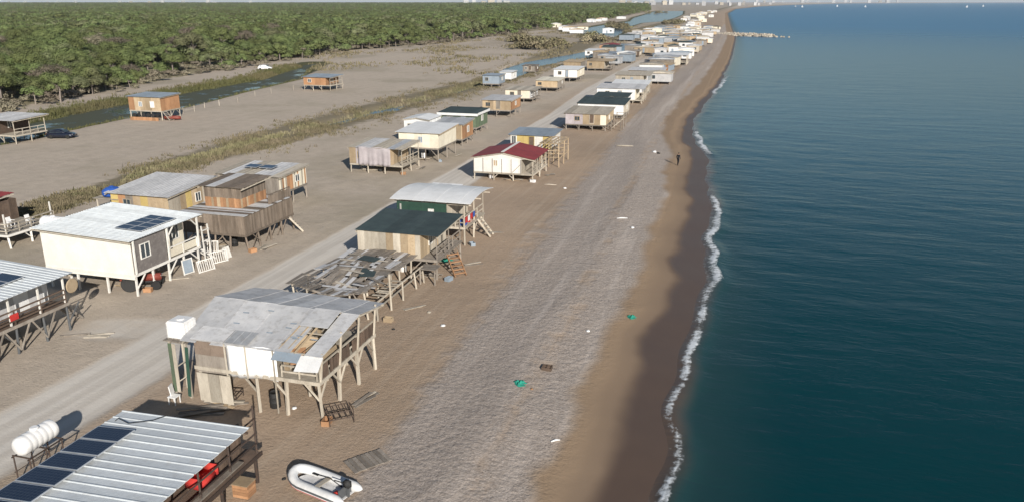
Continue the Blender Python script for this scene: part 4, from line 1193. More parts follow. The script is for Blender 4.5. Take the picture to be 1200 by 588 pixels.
def white_house():
    root = empty('stilt_hut', (-46, 49, 0), 'large cream-walled house with white ribbed roof above a parked tractor', 'hut', 'stilt huts')
    fl, x0, x1, y0, y1 = 1.75, -50.2, -42.1, 45.6, 53.2
    roof_sheets(root, (-41.8, 45.2, 4.4), (-41.8, 53.6, 4.35), (-50.7, 53.6, 4.75), (-50.7, 45.2, 4.75), 8, MW, 4, .05)
    solar(root, (-42.5, 47.3, 4.46), (-42.5, 51.3, 4.45), (-44.9, 47.3, 4.56), 4, 2, .1, .04)
    for y in lin(45.8, 53.0, 5):
        for x in (x0 + .15, -47.5, -44.8, x1 - .1):
            if x == -47.5 and 46 < y < 53: continue
            beam('post', (x + rnd.uniform(-.05, .05), y, -.35), (x, y, fl - .2), .13, .13, WH, root)
    for y in (45.8, 49.4): beam('brace', (x1 - .05, y, .6), (x1 - .05, y + .95, fl - .25), .08, .08, WH, root)
    beam('brace', (x1 - .05, 53.0, .6), (x1 - .05, 52.0, fl - .25), .08, .08, WH, root)
    floor_part(root, x0, x1, y0, y1, fl, WP, WH)
    plank_wall(root, (x0, y0), (x1, y0), 1.35, 4.45, IV, 'panel', 2.7, .006, jit=.0)
    plank_wall(root, (x1, y0 + .02), (x1, 49.3), fl, 4.3, SR, 'plain')
    plank_wall(root, (-43.6, 49.3), (-43.6, y1), fl, 4.35, CR, 'panel', 1.3); plank_wall(root, (x1, 49.3), (-43.6, 49.3), fl, 4.3, CR, 'plain')
    plank_wall(root, (-43.6, y1), (x0, y1), fl, 4.45, CR, 'plain'); plank_wall(root, (x0, y1), (x0, y0), fl, 4.6, CR, 'plain')
    window(root, (x1, y0), (x1, 49.3), 1.35, 3.25, 1.05, 1.15, GLASS, WH)
    window(root, (-43.6, 49.3), (-43.6, y1), 1.0, 3.1, .9, 1.1, GLASS, WH); window(root, (-43.6, 49.3), (-43.6, y1), 2.7, 3.1, 1.2, 1.2, GLASS, WH, bars=2)
    for y in (45.75, 49.4, 53.0): beam('porch_post', (x1 + .08, y, fl), (x1 + .12, y, 4.3), .12, .12, WH, root)
    for y in (49.4, 53.0): beam('brace', (x1 + .1, y, 3.5), (x1 + .1, y + (-.8 if y > 50 else .8), 4.28), .08, .08, WH, root)
    railing(root, (x1 - .02, 49.5), (x1 - .02, 52.9), fl, .9, WH, 1, 1.7); B('rail_panel', (x1 - .05, 51.2, fl + .4), (.03, 3.3, .6), CR, root)
    # climbing frame and outside stair of white timber
    stairs(root, (-43.0, 53.3, 1.7), (-42.6, 55.2, .05), .9, WH, 6)
    for y in (53.6, 54.4): beam('porch_post', (x1 + .1, y, -.2), (x1, y, 3.3), .09, .09, WH, root)
    for z in (1.0, 2.0, 2.9): beam('rail', (x1 + .05, 53.5, z), (x1 + .05, 54.5, z), .06, .08, WH, root)
white_house()

def gate_piece(label, c, yaw, wd, ht, mat, n=4, lean=0.0, name='gate', cat='gate', pane=None):
    r_ = empty(name, c, label, cat); r_.rotation_euler = (lean, 0, yaw)
    def b(nm, cc, sz, mt):
        o = bpy.data.objects.new(nm, shared('box', mt)); COL.objects.link(o); o.parent = r_; o.location = cc; o.scale = sz; return o
    for s_ in (-1, 1): b('stile', (s_ * (wd / 2 - .04), 0, ht / 2), (.08, .05, ht), mat)
    for z in (.06, ht - .04): b('rail', (0, 0, z), (wd - .16, .05, .08), mat)
    for k in range(n):
        b('slat', (-wd / 2 + .08 + (wd - .16) * (k + .5) / n, 0, ht / 2 + .01), (.06, .03, ht - .2), mat)
    if pane: b('pane', (0, .005, ht / 2 + .01), (wd - .17, .02, ht - .19), pane)
    return r_
x, y = g(222, 321); gate_piece('white framed glass door leaning beneath the cream-walled house', (x, y, .03), R(75), 1.0, 1.25, WH, 0, -.12, 'loose_door', 'door', BG)
for k, (px, py, a, lb) in enumerate(((243, 318, 70, 'white slatted gate lying against the steps by the cream-walled house, nearest the track'), (258, 308, 62, 'white slatted gate behind the nearest one by the cream-walled house'), (246, 296, 20, 'white slatted gate standing farthest from the track by the cream-walled house'), (268, 303, 85, 'short white slatted gate at the end of the row by the cream-walled house'))):
    x, y = g(px, py); gate_piece(lb, (x, y, .03), R(a), 1.5 if k < 3 else .8, 1.0, WH, 7, -.25)

def wheel(par, c, r, wd, name='wheel', rim=None):
    """wheel with its axle along local x, sub-parts tyre and rim"""
    m = MB(); m.lathe(c, [(r * .6, -wd / 2), (r * .94, -wd / 2), (r, -wd * .3), (r, wd * .3), (r * .94, wd / 2), (r * .6, wd / 2)], 'x', 20)
    t = m.build(name, BK, par, False, world=False)
    m = MB(); m.lathe(c, [(.02, -wd * .42), (r * .6, -wd * .36), (r * .62, wd * .36), (.02, wd * .42)], 'x', 16); m.build('rim', rim or STEEL, t, True, world=False)
    return t
def tractor():
    x, y = g(176, 338); t = empty('tractor', (x - .6, y, 0), 'dark red farm tractor parked under the cream-walled house', 'tractor'); t.rotation_euler.z = R(-62)
    for s_ in (-1, 1):
        wheel(t, (s_ * .72, -.75, .62), .62, .34, rim=TRED); wheel(t, (s_ * .6, 1.05, .36), .36, .2, rim=TRED)
        m = MB(); m.tube([(s_ * .72, -1.35, .95), (s_ * .72, -1.1, 1.25), (s_ * .72, -.7, 1.34), (s_ * .72, -.3, 1.2)], .1, 6); m.build('fender', TRED, t, world=False)
    def bb(n, c, sz, mt, bv=.06):
        m = MB(); m.box(c, sz); return m.build(n, mt, t, True, bv, world=False)
    bb('hood', (0, .75, .88), (.55, 1.3, .5), TRED); bb('chassis', (0, .2, .55), (.38, 2.3, .3), BK, .03); bb('axle', (0, 1.05, .38), (1.05, .12, .12), BK, .02); bb('rear_axle', (0, -.75, .62), (1.2, .2, .2), BK, .02)
    bb('seat', (0, -.75, 1.05), (.45, .42, .12), BK); bb('seat_back', (0, -.97, 1.25), (.45, .1, .36), BK)
    m = MB(); m.tube([(0, .1, 1.1), (0, -.2, 1.35)], .025, 6); m.lathe((0, -.2, 1.36), [(.19, -.015), (.2, 0), (.19, .015)], 'z', 16); m.build('steering_wheel', BK, t, world=False)
    m = MB(); m.tube([(.15, 1.0, 1.1), (.15, 1.0, 1.75)], .035, 8); m.build('exhaust', RU, t, world=False)
    for s_ in (-1, 1): bb('headlight', (s_ * .2, 1.42, 1.0), (.13, .05, .13), STEEL, .02)
tractor()
x, y = g(63, 262, 1.6); ribbed_tank('white horizontal water tank behind the cream-walled house', (x, y, 1.65), 2.3, .62, 'x')
s2 = empty('tank_stand', (x, y, 0), 'low timber stand carrying the tank behind the cream-walled house', 'stand')
for a in (-.8, .8):
    for b in (-.45, .45): beam('leg', (x + a, y + b, -.3), (x + a, y + b, .95), .1, .1, WG, s2)
    beam('crossbar', (x + a, y - .55, 1.0), (x + a, y + .55, 1.0), .1, .09, WG, s2)

DW = weathered('dark_grey_wood', (.235, .19, .15), (.165, .13, .10), (.07, .055, .045), sv=(2, 2, .5))
def two_storey():
    root = empty('stilt_hut', (-44, 61, 0), 'two-level grey plank hut with an orange-banded cabin on its terrace', 'hut', 'stilt huts')
    x0, x1, y0, y1, fl, tr = -46.9, -40.6, 57.4, 65.2, 1.6, 3.25
    stilts(root, lin(x0 + .1, x1 - .1, 5), lin(y0 + .1, y1 - .1, 5), fl - .2, DW, .09, .25, False, .9)
    for y in (58.5, 60.5, 62.5): beam('brace', (x1 - .1, y, .2), (x1 - .1, y + .9, fl - .2), .07, .08, DW, root)
    floor_part(root, x0, x1, y0, y1, fl, DW, DW)
    for a in (((x0, y0), (x1, y0)), ((x1, y0), (x1, y1))): plank_wall(root, *a, fl, tr, DW, 'plank', .21, jit=.06)
    plank_wall(root, (x1, y1), (x0, y1), fl, tr, DW, 'plain'); plank_wall(root, (x0, y1), (x0, y0), fl, tr, DW, 'plain')
    k = 0; y = y0 - .15
    while y < y1: B('terrace_board', ((x0 + x1) / 2, y + .14, tr + .05 + .004 * (k % 2)), (x1 - x0 + .35, .27, .04), rnd.choice((DW, FG, FG)), root); y += .285; k += 1
    # cabin
    cx0, cx1, cy0, cy1, cz = -46.0, -42.3, 59.6, 63.6, 5.15
    for a in (((cx0, cy0), (cx1, cy0)), ((cx1, cy0), (cx1, cy1))):
        plank_wall(root, *a, tr + .08, 4.2, [WO, WO, WT, WO], 'plank', .3, name='cabin_wall', jit=.02); plank_wall(root, *a, 4.2, cz, DW, 'plank', .18, name='upper_wall', jit=.04)
    plank_wall(root, (cx1, cy1), (cx0, cy1), tr + .08, cz, DW, 'plain'); plank_wall(root, (cx0, cy1), (cx0, cy0), tr + .08, cz, DW, 'plain')
    roof_sheets(root, (cx0 - .4, cy0 - .4, cz + .1), (cx1 + .5, cy0 - .4, cz + .1), (cx1 + .5, cy1 + .4, cz + .3), (cx0 - .4, cy1 + .4, cz + .3), 5, [FG, DW], 0, 0, .02, lapz=.02)
    railing(root, (x1 - .1, 61.5), (x1 - .1, y1 - .1), tr + .08, .9, DW, 2, 1.2, DW)
    stairs(root, (x1 + .15, 64.2, 1.5), (-39.5, 64.9, .05), .8, WP, 6)
two_storey()
m = MB()
x, y = g(226, 227, 3.4)
prof = [(-1.1, -.5), (-.2, -.62), (.9, -.45), (1.1, .2), (.3, .65), (-.9, .45)]
t_ = empty('wrapped_bundle', (-46.6, 66.6, 0), 'bulky white tarpaulin bundle behind the two-level plank hut', 'bundle')
v = []; n_ = 16; L_ = 7
for j in range(L_ + 1):
    for i in range(n_):
        a = 6.283 * i / n_; h = j / L_; q = (1 - h ** 3 * .75) * (1 + .12 * math.sin(3 * a + 4 * h) + .08 * math.sin(7 * a))
        v.append((1.25 * q * math.cos(a), 1.0 * q * math.sin(a), 2.9 * h + .2 * math.sin(2 * a) * h))
qd = np.array([(j * n_ + i, j * n_ + (i + 1) % n_, (j + 1) * n_ + (i + 1) % n_, (j + 1) * n_ + i) for j in range(L_) for i in range(n_)])
o = np_mesh('cover', np.array(v), qd, TW, None, True, t_)
mtop = MB(); mtop.v = [v[L_ * n_ + i] for i in range(n_)]; mtop.f = [tuple(range(n_))]; mtop.build('top_fold', TW, t_, world=False)

hut('low hut with grey sheet roof and yellow patched wall behind the cream-walled house', -61.5, -54.6, 65.0, 72.2, .0, 2.3, 'mono', FG, [WT, WG, WT, WO, YL], [YL, WP, WT], 'panel', None, .9, 0, .55, .45, 3, group='stilt huts')
m = MB(); x, y = -62.2, 66.0
for k, (a, b) in enumerate(((-.75, -.45), (.75, -.45), (-.75, .45), (.75, .45))): pass
tk = empty('blue_tank', (x, y, 1.65), 'round blue water tank on the low lean-to behind the cream-walled house', 'tank')
m = MB(); m.lathe((x, y, 1.72), [(.3, 0), (.9, .04), (1.0, .25), (.95, .6), (.6, .85), (.25, .95), (.02, .97)], 'z', 22); m.build('barrel', BL, tk, True)
m = MB(); m.lathe((x, y, 2.66), [(.22, 0), (.22, .08), (.02, .1)], 'z', 14); m.build('cap', BL, tk)
st2 = empty('lean_to', (x, y, 0), 'low pale lean-to shelf beside the grey sheet roof', 'shelf')
for a in (-1.2, 1.3):
    for b in (-.9, .9): beam('post', (x + a, y + b, -.3), (x + a, y + b, 1.5), .1, .1, WP, st2)
for k in range(8): B('board', (x + .05, y - 1.05 + k * .3, 1.62 + .004 * (k % 2)), (3.1, .27, .05), WP, st2)
for b in (-.9, .9): beam('bearer', (x - 1.4, y + b, 1.545), (x + 1.5, y + b, 1.545), .08, .09, WP, st2)
hut('hut with pale roof holding two dark solar panels behind the two-level plank hut', -53.6, -46.2, 72.0, 77.5, 1.6, 3.35, 'mono', [FG, WP], WG, [WP, WO, CR], 'plank', 'panel', .3, 0, .3, .35, 2, group='stilt huts')
_r = [o for o in bpy.data.objects if 'two dark solar' in o.get('label', '')][0]
solar(_r, (-51.8, 73.8, 3.58), (-48.0, 73.8, 3.58), (-51.8, 75.4, 3.66), 2, 1, .22, .3)

def tarp_hut():
    root = hut('hut wrapped in faded lilac tarpaulin with a pale side porch', -47.9, -40.6, 91.3, 97.0, 1.15, 3.2, 'mono', [FG, WP, MG], TL, WT, 'plain', 'panel', 1.0, 1.6, .25, .2, 2, group='stilt huts', pm=WP)
    U, V_ = 26, 7; v = []
    for j in range(V_ + 1):
        for i in range(U + 1):
            a, b = i / U, j / V_; v.append((-46.6 + 4.4 * a, 91.15 - .07 * math.sin(a * 40) * (1 - b) - .05 * math.sin(a * 17), 1.0 + 2.35 * b + .05 * math.sin(a * 12)))
    me = np_mesh('tarp', np.array(v) - np.array(root.location), grid_quads(V_ + 1, U + 1), TL, None, True, root); me.modifiers.new('thickness', 'SOLIDIFY').thickness = .015
    B('patch', (-47.4, 91.2, 2.2), (.9, .04, 2.0), WT, root)
tarp_hut()
hut('tall cream panelled hut with white roof on long stilts', -45.0, -39.2, 100.4, 107.4, 1.9, 3.9, 'mono', TW, CR, CR, 'panel', None, 1.15, 0, .35, .4, 0, group='stilt huts', windows=(('f', 3.2, 3.0, .7, .9, BG),), rafter=WT)
hut('white boxy hut just behind the tall cream hut', -49.2, -45.2, 112.0, 117.0, 1.4, 3.9, 'gable_y', TW, TW, TW, 'batten', None, 1.3, 0, .3, .2, 0, group='stilt huts')
hut('orange plywood hut with grey roof between the cream and olive huts', -45.0, -40.4, 113.5, 118.5, 1.0, 3.2, 'mono', MG, WT, WO, 'panel', None, 1.1, 0, .3, .3, 3, group='stilt huts')
hut('olive green hut with dark roof and white fascia', -48.4, -42.0, 125.0, 131.0, 1.0, 3.3, 'mono', FD, GT, GT, 'batten', None, 1.1, 0, .2, .35, 0, group='stilt huts', rafter=TW)
_r = [o for o in bpy.data.objects if 'white fascia' in o.get('label', '')][0]
B('fascia', (-45.2, 124.6, 3.15), (7.2, .04, .4), TW, _r); B('fascia', (-41.6, 128, 3.25), (.04, 6.5, .4), TW, _r)
hut('orange-tan board hut with pale flat roof beyond the olive hut', -47.6, -42.0, 145.5, 152.5, 1.3, 3.1, 'mono', FG, WT, WO, 'panel', None, 1.1, 0, .2, .35, 0, group='stilt huts')
# ---------------------------------------------------------------- huts farther along, placed by the pixels of their feet
def pxhut(label, pl, pr_, pb, pt, depth, fl=.9, **kw):
    x0, ya = g(pl, pb); x1, yb = g(pr_, pb); y0 = (ya + yb) / 2; ev = max(1.6, zpx((pl + pr_) / 2, pb, pt)) 
    kw.setdefault('group', 'stilt huts'); roof = kw.pop('roof', 'mono')
    return hut(label, x0, x1, y0, y0 + depth, fl, ev, roof, **kw)
pxhut('cream and brown panelled hut with pale roof before the dark green roofs', 661, 711, 153, 134, 8, 1.0, rm=WP, front=[CR, WT, CR, TL], side=WT, style='panel', sstyle='batten', porch=0, rise=.3, bw=1.5, ribs=2, rafter=WT)
fr = empty('timber_frame', (-20.2, 138, 0), 'bare grey timber porch frame on the sea side of the cream and brown hut', 'frame')
for x in (-21.0, -19.4):
    for y in (134.5, 137.5, 140.5): pole('post', (x, y, -.3), (x, y, 2.4), .07, WG, fr)
for y in (134.5, 137.5, 140.5): beam('rail', (-21.1, y, 2.3), (-19.3, y, 2.3), .08, .08, WG, fr); beam('brace', (-21, y, .4), (-19.4, y, 1.7), .06, .06, WP, fr)
beam('rail', (-19.4, 134.3, 2.4), (-19.4, 140.7, 2.4), .08, .08, WG, fr)
def row(label, x0, x1, y0, y1, fl, ev, **kw):
    kw.setdefault('group', 'stilt huts'); r = kw.pop('roof', 'mono'); return hut(label, x0, x1, y0, y1, fl, ev, r, **kw)
row('hut with dark green roof just past the cream and brown hut', -29.6, -21.0, 148.5, 156, .8, 2.7, rm=FD, front=TW, side=WP, rise=.4, ribs=0, over=.3)
row('hut with grey-green roof and white fascia, second past the cream and brown hut', -29.0, -22.4, 162.5, 168, .9, 2.5, rm=FD, front=TW, side=CR, rise=.3, ribs=0, porch=1.2, rafter=TW)
row('hut with broad light grey roof, third past the cream and brown hut', -30.4, -20.6, 173.0, 180, .8, 3.1, rm=FG, front=TW, side=CR, rise=.35, ribs=2, porch=1.5, pm=WP)
row('hut with white roof and bright white front on the seaward row', -29.5, -21.4, 188, 195, .8, 2.6, rm=TW, front=TW, side=BG, rise=.4, ribs=2, porch=1.0, pm=WP)
row('hut with wide weathered grey roof beyond the bright white front', -31.5, -23.0, 206, 213, .8, 3.1, rm=WP, front=WP, side=WP, rise=.4, ribs=2, porch=1.5, pm=WP, detail=1)
row('second wide grey-roofed hut beyond the bright white front', -31.0, -21.5, 226, 234, .8, 2.7, rm=FG, front=WT, side=WP, rise=.3, ribs=2, porch=1.2, pm=WP, detail=1)
row('hut with long white awning roof near the far end of the seaward row', -30.5, -19.5, 286, 296, .9, 3.3, rm=TW, front=WG, side=WT, rise=.2, ribs=2, porch=3.0, pm=WP, detail=1)
pxhut('low cream railed hut just past the orange-tan hut', 591, 626, 120, 106, 7, .9, rm=WP, front=CR, side=TW, style='batten', porch=.8, rise=.15, ribs=0)
pxhut('small tan hut with flat cream roof left of the track', 627, 654, 107.5, 95, 8, 1.0, rm=CR, front=WT, side=WG, rise=.2, ribs=0)
pxhut('white boxy hut on dark stilts left of the track', 648, 677, 96, 82, 10, 1.2, rm=TW, front=TW, side=CR, rise=.25, ribs=2, porch=0)
pxhut('beige hut with small porch beyond the white boxy hut', 687, 716, 83.5, 72, 9, .8, rm=WT, front=WT, side=WP, rise=.2, porch=2.0, ribs=0)
pxhut('small tan hut beside the water left of the beige hut', 660, 681, 79.5, 73, 8, .5, rm=WT, front=WT, side=WG, rise=.2, ribs=0, detail=1)
pxhut('lone white box hut beside the narrow water', 685, 704, 68.5, 59.5, 9, 1.0, rm=TW, front=TW, side=TW, rise=.2, ribs=0, detail=1)
pxhut('low hut with wide flat grey roof beyond the beige hut', 707, 737, 69.5, 63.5, 14, .3, rm=BG, front=WG, side=WG, rise=.1, ribs=0, detail=1)
pxhut('small hut with dark front wall standing for a shaded opening, beyond the wide grey roof', 738, 749, 67, 60.5, 8, .5, rm=WG, front=WB, side=WP, rise=.2, detail=1)  # dark brown front wall stands in for the shade inside an opening
pxhut('hut with dull red roof among the far huts', 702, 722, 59.5, 53.5, 14, .6, rm=RD, front=WO, side=WP, rise=.5, ribs=0, detail=1, roof='gable_y')
pxhut('blue-grey boxy shed standing alone on the flat', 565, 586, 102.5, 89, 5, .9, rm=BG, front=BG, side=BG, style='batten', rise=.15, ribs=2)
pxhut('little white shed behind the blue-grey shed', 585, 600, 95.5, 85, 5, .6, rm=TW, front=TW, side=TW, rise=.15, ribs=0)
pxhut('tiny dark grey plank shelter in the reeds by the ditch', 612, 628, 85.5, 77.5, 4, .5, rm=WG, front=WG, side=WB, style='plank', bw=.4, rise=.15, ribs=0)

# the two orange huts on the flat, the open frame hut, the maroon roof hut at the left edge
def orange_one():
    r_ = pxhut('orange and beige hut with blue-grey roof above a dark open undercroft', 149, 195, 140.5, 114, 5.2, 1.7, rm=BG, front=[WO, WT, WT, CR, WT], side=WO, style='panel', bw=1.25, rise=.25, ribs=2, over=.35, pm=WP, windows=(('f', 2.6, 2.85, .8, .9, BG), ('f', 5.2, 2.85, .9, 1.2, TW)), back=WO)
    x0, y0 = g(149, 140.5); x1 = g(195, 140.5)[0]
    for k in range(9): B('skirt_panel', (x0 + 1.2 + k * (x1 - x0 - .8) / 9, y0 - .12, .3), ((x1 - x0 - .8) / 9 - .03, .04, .62), WO, r_)
    for k in range(6):
        m = MB(); m.lathe((x0 + 1.6 + k * 1.0, y0 + .25, .95), [(.22, -.09), (.36, -.07), (.38, 0), (.36, .07), (.22, .09)], 'y', 14); m.build('tyre', BK, r_)
    stairs(r_, (x1 + .2, y0 + 1.5, 1.6), (x1 + 1.9, y0 + 1.2, .05), .9, WP, 6)
orange_one()
pxhut('bright orange hut with blue-grey roof beside the stream bend', 354, 390, 106.5, 91, 6.5, 1.35, rm=BG, front=WO, side=WO, style='panel', bw=1.6, rise=.25, ribs=2, over=.4, pm=WP, porch=1.2)
r_ = pxhut('open timber hut with grey roof at the left edge by the stream', -30, 26, 168, 141, 6, 1.3, rm=FG, front=WB, side=WB, rise=.25, over=.5, pm=WP, porch=3.5, ribs=2)
def maroon_hut():
    root = empty('stilt_hut', (-63.8, 55, 0), 'pale railed deck hut with maroon roof at the left edge', 'hut', 'stilt huts')
    stilts(root, [-69.3, -67.3, -65.3, -63.3, -61.6], [52.6, 55.0, 57.6], 1.1, WH, .08, .1, False, .3, True); floor_part(root, -69.5, -61.4, 52.4, 57.8, 1.3, WP, WH)
    plank_wall(root, (-69.3, 53.0), (-65.6, 53.0), 1.3, 3.2, WB, 'plank', .25); plank_wall(root, (-65.6, 53.0), (-65.6, 57.6), 1.3, 3.2, WB, 'plank', .25)
    plank_wall(root, (-65.6, 57.6), (-69.3, 57.6), 1.3, 3.2, WB, 'plain')
    roof_sheets(root, (-69.7, 52.3, 3.3), (-66.1, 52.3, 3.3), (-66.1, 58, 3.6), (-69.7, 58, 3.6), 5, RD, 2, .03)
    railing(root, (-61.5, 52.5), (-61.5, 57.7), 1.3, .95, WP, 3, 1.3); railing(root, (-65.5, 52.5), (-61.5, 52.5), 1.3, .95, WP, 3, 1.3)
    for y in (52.6, 57.6): beam('porch_post', (-61.7, y, 1.3), (-61.7, y, 3.1), .1, .1, WH, root)
    for k in range(2):
        x, y = -63.3 + k * .9, 54.6 + k * 1.2
        c = empty('garden_chair', (x, y, 1.28), ('white plastic chair nearest the front on the maroon-roofed deck', 'white plastic chair farther back on the maroon-roofed deck')[k], 'chair')
        m = MB(); m.box((x, y, 1.72), (.5, .5, .05)); m.build('seat', PLAS, c, False, .015); m = MB(); m.box((x - .23, y, 1.98), (.05, .5, .5), Quaternion((0, 1, 0), -.2)); m.build('backrest', PLAS, c, False, .015)
        for a in (-.2, .2):
            for b in (-.2, .2): B('leg', (x + a, y + b, 1.5), (.045, .045, .43), PLAS, c)
            B('armrest', (x, y + a * 1.2, 1.94), (.48, .05, .04), PLAS, c)
maroon_hut()

# crowd of small huts before and beyond the groyne: too far off to show their parts
FARM = [TW, WH, CR, MG, FG, BG, WT, WP, WG, WT, WP]
def far_hut(x, y, wx, wy, ht, wm, rm_, label, group, fl=.7, pitch=.5):
    t = empty('far_hut', (x, y, 0), label, 'hut', group); t.rotation_euler.z = rnd.uniform(-.15, .15)
    m = MB(); m.box((x, y, fl + ht / 2), (wx, wy, ht)); m.build('wall', wm, t)
    m = MB(); m.prism([(x - wx / 2 - .3, y - wy / 2 - .3, fl + ht), (x + wx / 2 + .3, y - wy / 2 - .3, fl + ht), (x + wx / 2 + .3, y - wy / 2 - .3, fl + ht + .12), (x, y - wy / 2 - .3, fl + ht + pitch), (x - wx / 2 - .3, y - wy / 2 - .3, fl + ht + .12)], (0, wy + .6, 0)); m.build('roof', rm_, t)
    for a in (-.45, 0, .45):
        for b in (-.45, .45): B('post', (x + a * wx, y + b * wy, fl / 2 - .2), (.18, .18, fl + .4), WG, t)
    if rnd.random() < .6:
        w_ = rnd.uniform(.8, 1.4); B('window', (x + rnd.uniform(-.25, .25) * wx, y - wy / 2 - .02, fl + ht * .55), (w_, .06, .9), GLASS, t)
    if rnd.random() < .5: B('door', (x + rnd.uniform(-.35, .35) * wx, y - wy / 2 - .025, fl + .95), (.85, .06, 1.85), rnd.choice((WB, WO, BG)), t)
    return t
lab = {id(TW): 'white', id(WH): 'white', id(CR): 'cream', id(MG): 'grey', id(FG): 'pale grey', id(BG): 'blue-grey', id(WT): 'tan', id(WP): 'pale wood', id(WG): 'grey wood', id(FD): 'dark roofed', id(YL): 'yellow'}
used = []
def ok_spot(x, y, r):
    for a, b, c in used:
        if (x - a) ** 2 + ((y - b) * .8) ** 2 < (r + c) ** 2: return False
    for pl in (DITCH, LAG):
        if float(chan(np.array([x]), np.array([y]), pl)[0]) < 3: return False
    return True
for o in list(bpy.data.objects):
    if o.parent is None and o.name.startswith('stilt_hut'): used.append((o.location.x, o.location.y, 5))
k = 0; tries = 0
while k < 92 and tries < 6000:
    tries += 1; y = 205 + 450 * rnd.random() ** 1.15; xl = -22 - min(40, (y - 230) * .35); x = rnd.uniform(xl - 6, -21)
    if abs(x + 36) < 3 and y < 420: continue
    if not ok_spot(x, y, 4.2): continue
    wm = rnd.choice(FARM); rm_ = rnd.choice((TW, MG, FG, FD, WP, BG, WT, WG)); side_ = 'landward' if x < -36 else 'seaward'
    far_hut(x, y, rnd.uniform(4, 8), rnd.uniform(4, 7), rnd.uniform(1.8, 2.7), wm, rm_, 'small %s hut in the distant cluster before the stone groyne' % lab[id(wm)], 'distant %s huts before the groyne' % lab[id(wm)]); used.append((x, y, 4.0)); k += 1
for k in range(26):
    y = 690 + k * 42 + rnd.uniform(-14, 14); xs_ = float(shore_x(y)); x = xs_ - rnd.uniform(24, 52)
    wm = rnd.choice((TW, WP, WH, CR, FG)); far_hut(x, y, rnd.uniform(5, 9), rnd.uniform(6, 11), rnd.uniform(2.3, 3.6), wm, rnd.choice((TW, WT, FG, MG)), 'tiny %s beach house far beyond the stone groyne' % lab[id(wm)], 'far %s beach houses beyond the groyne' % lab[id(wm)], .4, .8)
for px, py in ((652, 33), (661, 36), (668, 38), (676, 40), (683, 36), (693, 27), (700, 26), (706, 25), (713, 40), (728, 23)):
    x, y = g(px, py); wm = rnd.choice((TW, CR, WP, TW, WT)); far_hut(x, y, rnd.uniform(6, 10), rnd.uniform(6, 9), rnd.uniform(2.2, 3.2), wm, rnd.choice((TW, FG, WT)), 'small %s cabin on the far lagoon bank below the wood' % lab[id(wm)], '%s cabins on the far lagoon bank' % lab[id(wm)], .5, .7)

# brown reed mounds by the lagoon
bk2 = [bpy.data.objects.new('reed_mound', quad_mesh('reed_mound', *leaf_cloud(300, [(rnd.uniform(-3, 3), rnd.uniform(-3, 3), rnd.uniform(.5, 1.6), rnd.uniform(1.2, 2.2)) for k in range(6)], .35, 900 + i, .8), REED)) for i in range(3)]
pm_ = []
for px, py, n_, sx_, sy_ in ((724, 33, 16, 5, 2), (788, 28, 14, 5, 2), (772, 16, 10, 6, 1.2), (610, 49, 8, 12, 2), (640, 56, 14, 14, 5), (700, 48, 10, 6, 3)):
    for k in range(n_):
        x, y = g(px + rnd.gauss(0, sx_), py + rnd.gauss(0, sy_) * .5); pm_.append((x, y, 0, rnd.uniform(.6, 1.6)))
gn_scatter('reed_mounds', pm_, bk2, 'brown mounds of reeds around the lagoon')

# ---------------------------------------------------------------- groyne
def groyne():
    pts = [g(806, 37.5), g(850, 40), g(905, 41.2), g(918, 42)]
    p0 = Vector((-30, 583, 0)); p1 = Vector((*g(903, 41.5, .3), 0)); d = (p1 - p0); L = d.length; d.normalize(); u = Vector((-d.y, d.x, 0))
    t = empty('stone_groyne', p0, 'pale stone groyne with sandy top jutting into the sea', 'groyne')
    m = MB(); m.prism([p0 + u * 4 + Vector((0, 0, -2)), p0 + u * 2 + Vector((0, 0, .9)), p0 - u * 2 + Vector((0, 0, .9)), p0 - u * 4 + Vector((0, 0, -2))], d * L); m.build('crest', RK, t)
    m = MB()
    for i in range(300):
        a = rnd.uniform(.3, 1.02) * L; s_ = rnd.choice((-1, 1)) * rnd.uniform(1.4, 4.6); r0 = rnd.uniform(.4, .85); c = p0 + d * a + u * s_ + Vector((0, 0, .75 - max(0, abs(s_) - 1.8) * .62))
        q = Quaternion((rnd.random(), rnd.random(), rnd.random()), rnd.uniform(0, 6))
        m.box(c, (r0 * 1.6, r0 * 1.2, r0), q)
    tag(m.build('rocks', RK, t), None, None, None, 'stuff')
    for k, (a, s_) in enumerate(((3, .5), (5, -1), (7.5, .4), (10, -.8), (13, .2))):
        c = p1 + d * a + u * s_; m = MB(); m.box((c.x, c.y, SEA + .3), (1.8 - k * .15, 1.5, 1.1), Quaternion((rnd.random(), 1, .3), rnd.uniform(0, .6)))
        tag(m.build('rock', RK, None, False, .25), 'lone sea-washed rock off the tip of the stone groyne', 'rock', 'rocks off the groyne tip')
groyne()

# ---------------------------------------------------------------- horizon: town and sails
def tower_mesh(i):
    r_ = random.Random(i); m = MB(); w_, d_, h_ = r_.uniform(26, 46), r_.uniform(14, 22), r_.uniform(20, 36)
    m.box((0, 0, h_ / 2 - 2), (w_, d_, h_ + 4)); fl_ = int(h_ / 3.2)
    for k in range(fl_): m.box((0, -d_ / 2 - .5, 2.2 + k * 3.2), (w_ * .96, 1.2, .9))
    m.box((w_ * r_.uniform(-.3, .3), 0, h_ + 1.5), (6, 6, 3.5)); o = m.build('tower_block', FG if i % 3 else WP); me = o.data; bpy.data.objects.remove(o); return me
TMESH = [tower_mesh(i) for i in range(6)]
def town(n, a, b, py0, py1, label, group, sc_=1.0):
    for k in range(n):
        px = a + (b - a) * (k + rnd.uniform(.1, .9)) / n; x, y = g(px, rnd.uniform(py0, py1))
        o = link('tower_block', rnd.choice(TMESH)); o.location = (x, y, 0); o.rotation_euler.z = YAW + rnd.uniform(-.4, .4); s_ = sc_ * rnd.uniform(.7, 1.2); o.scale = (s_, s_, s_)
        tag(o, label, 'building', group)
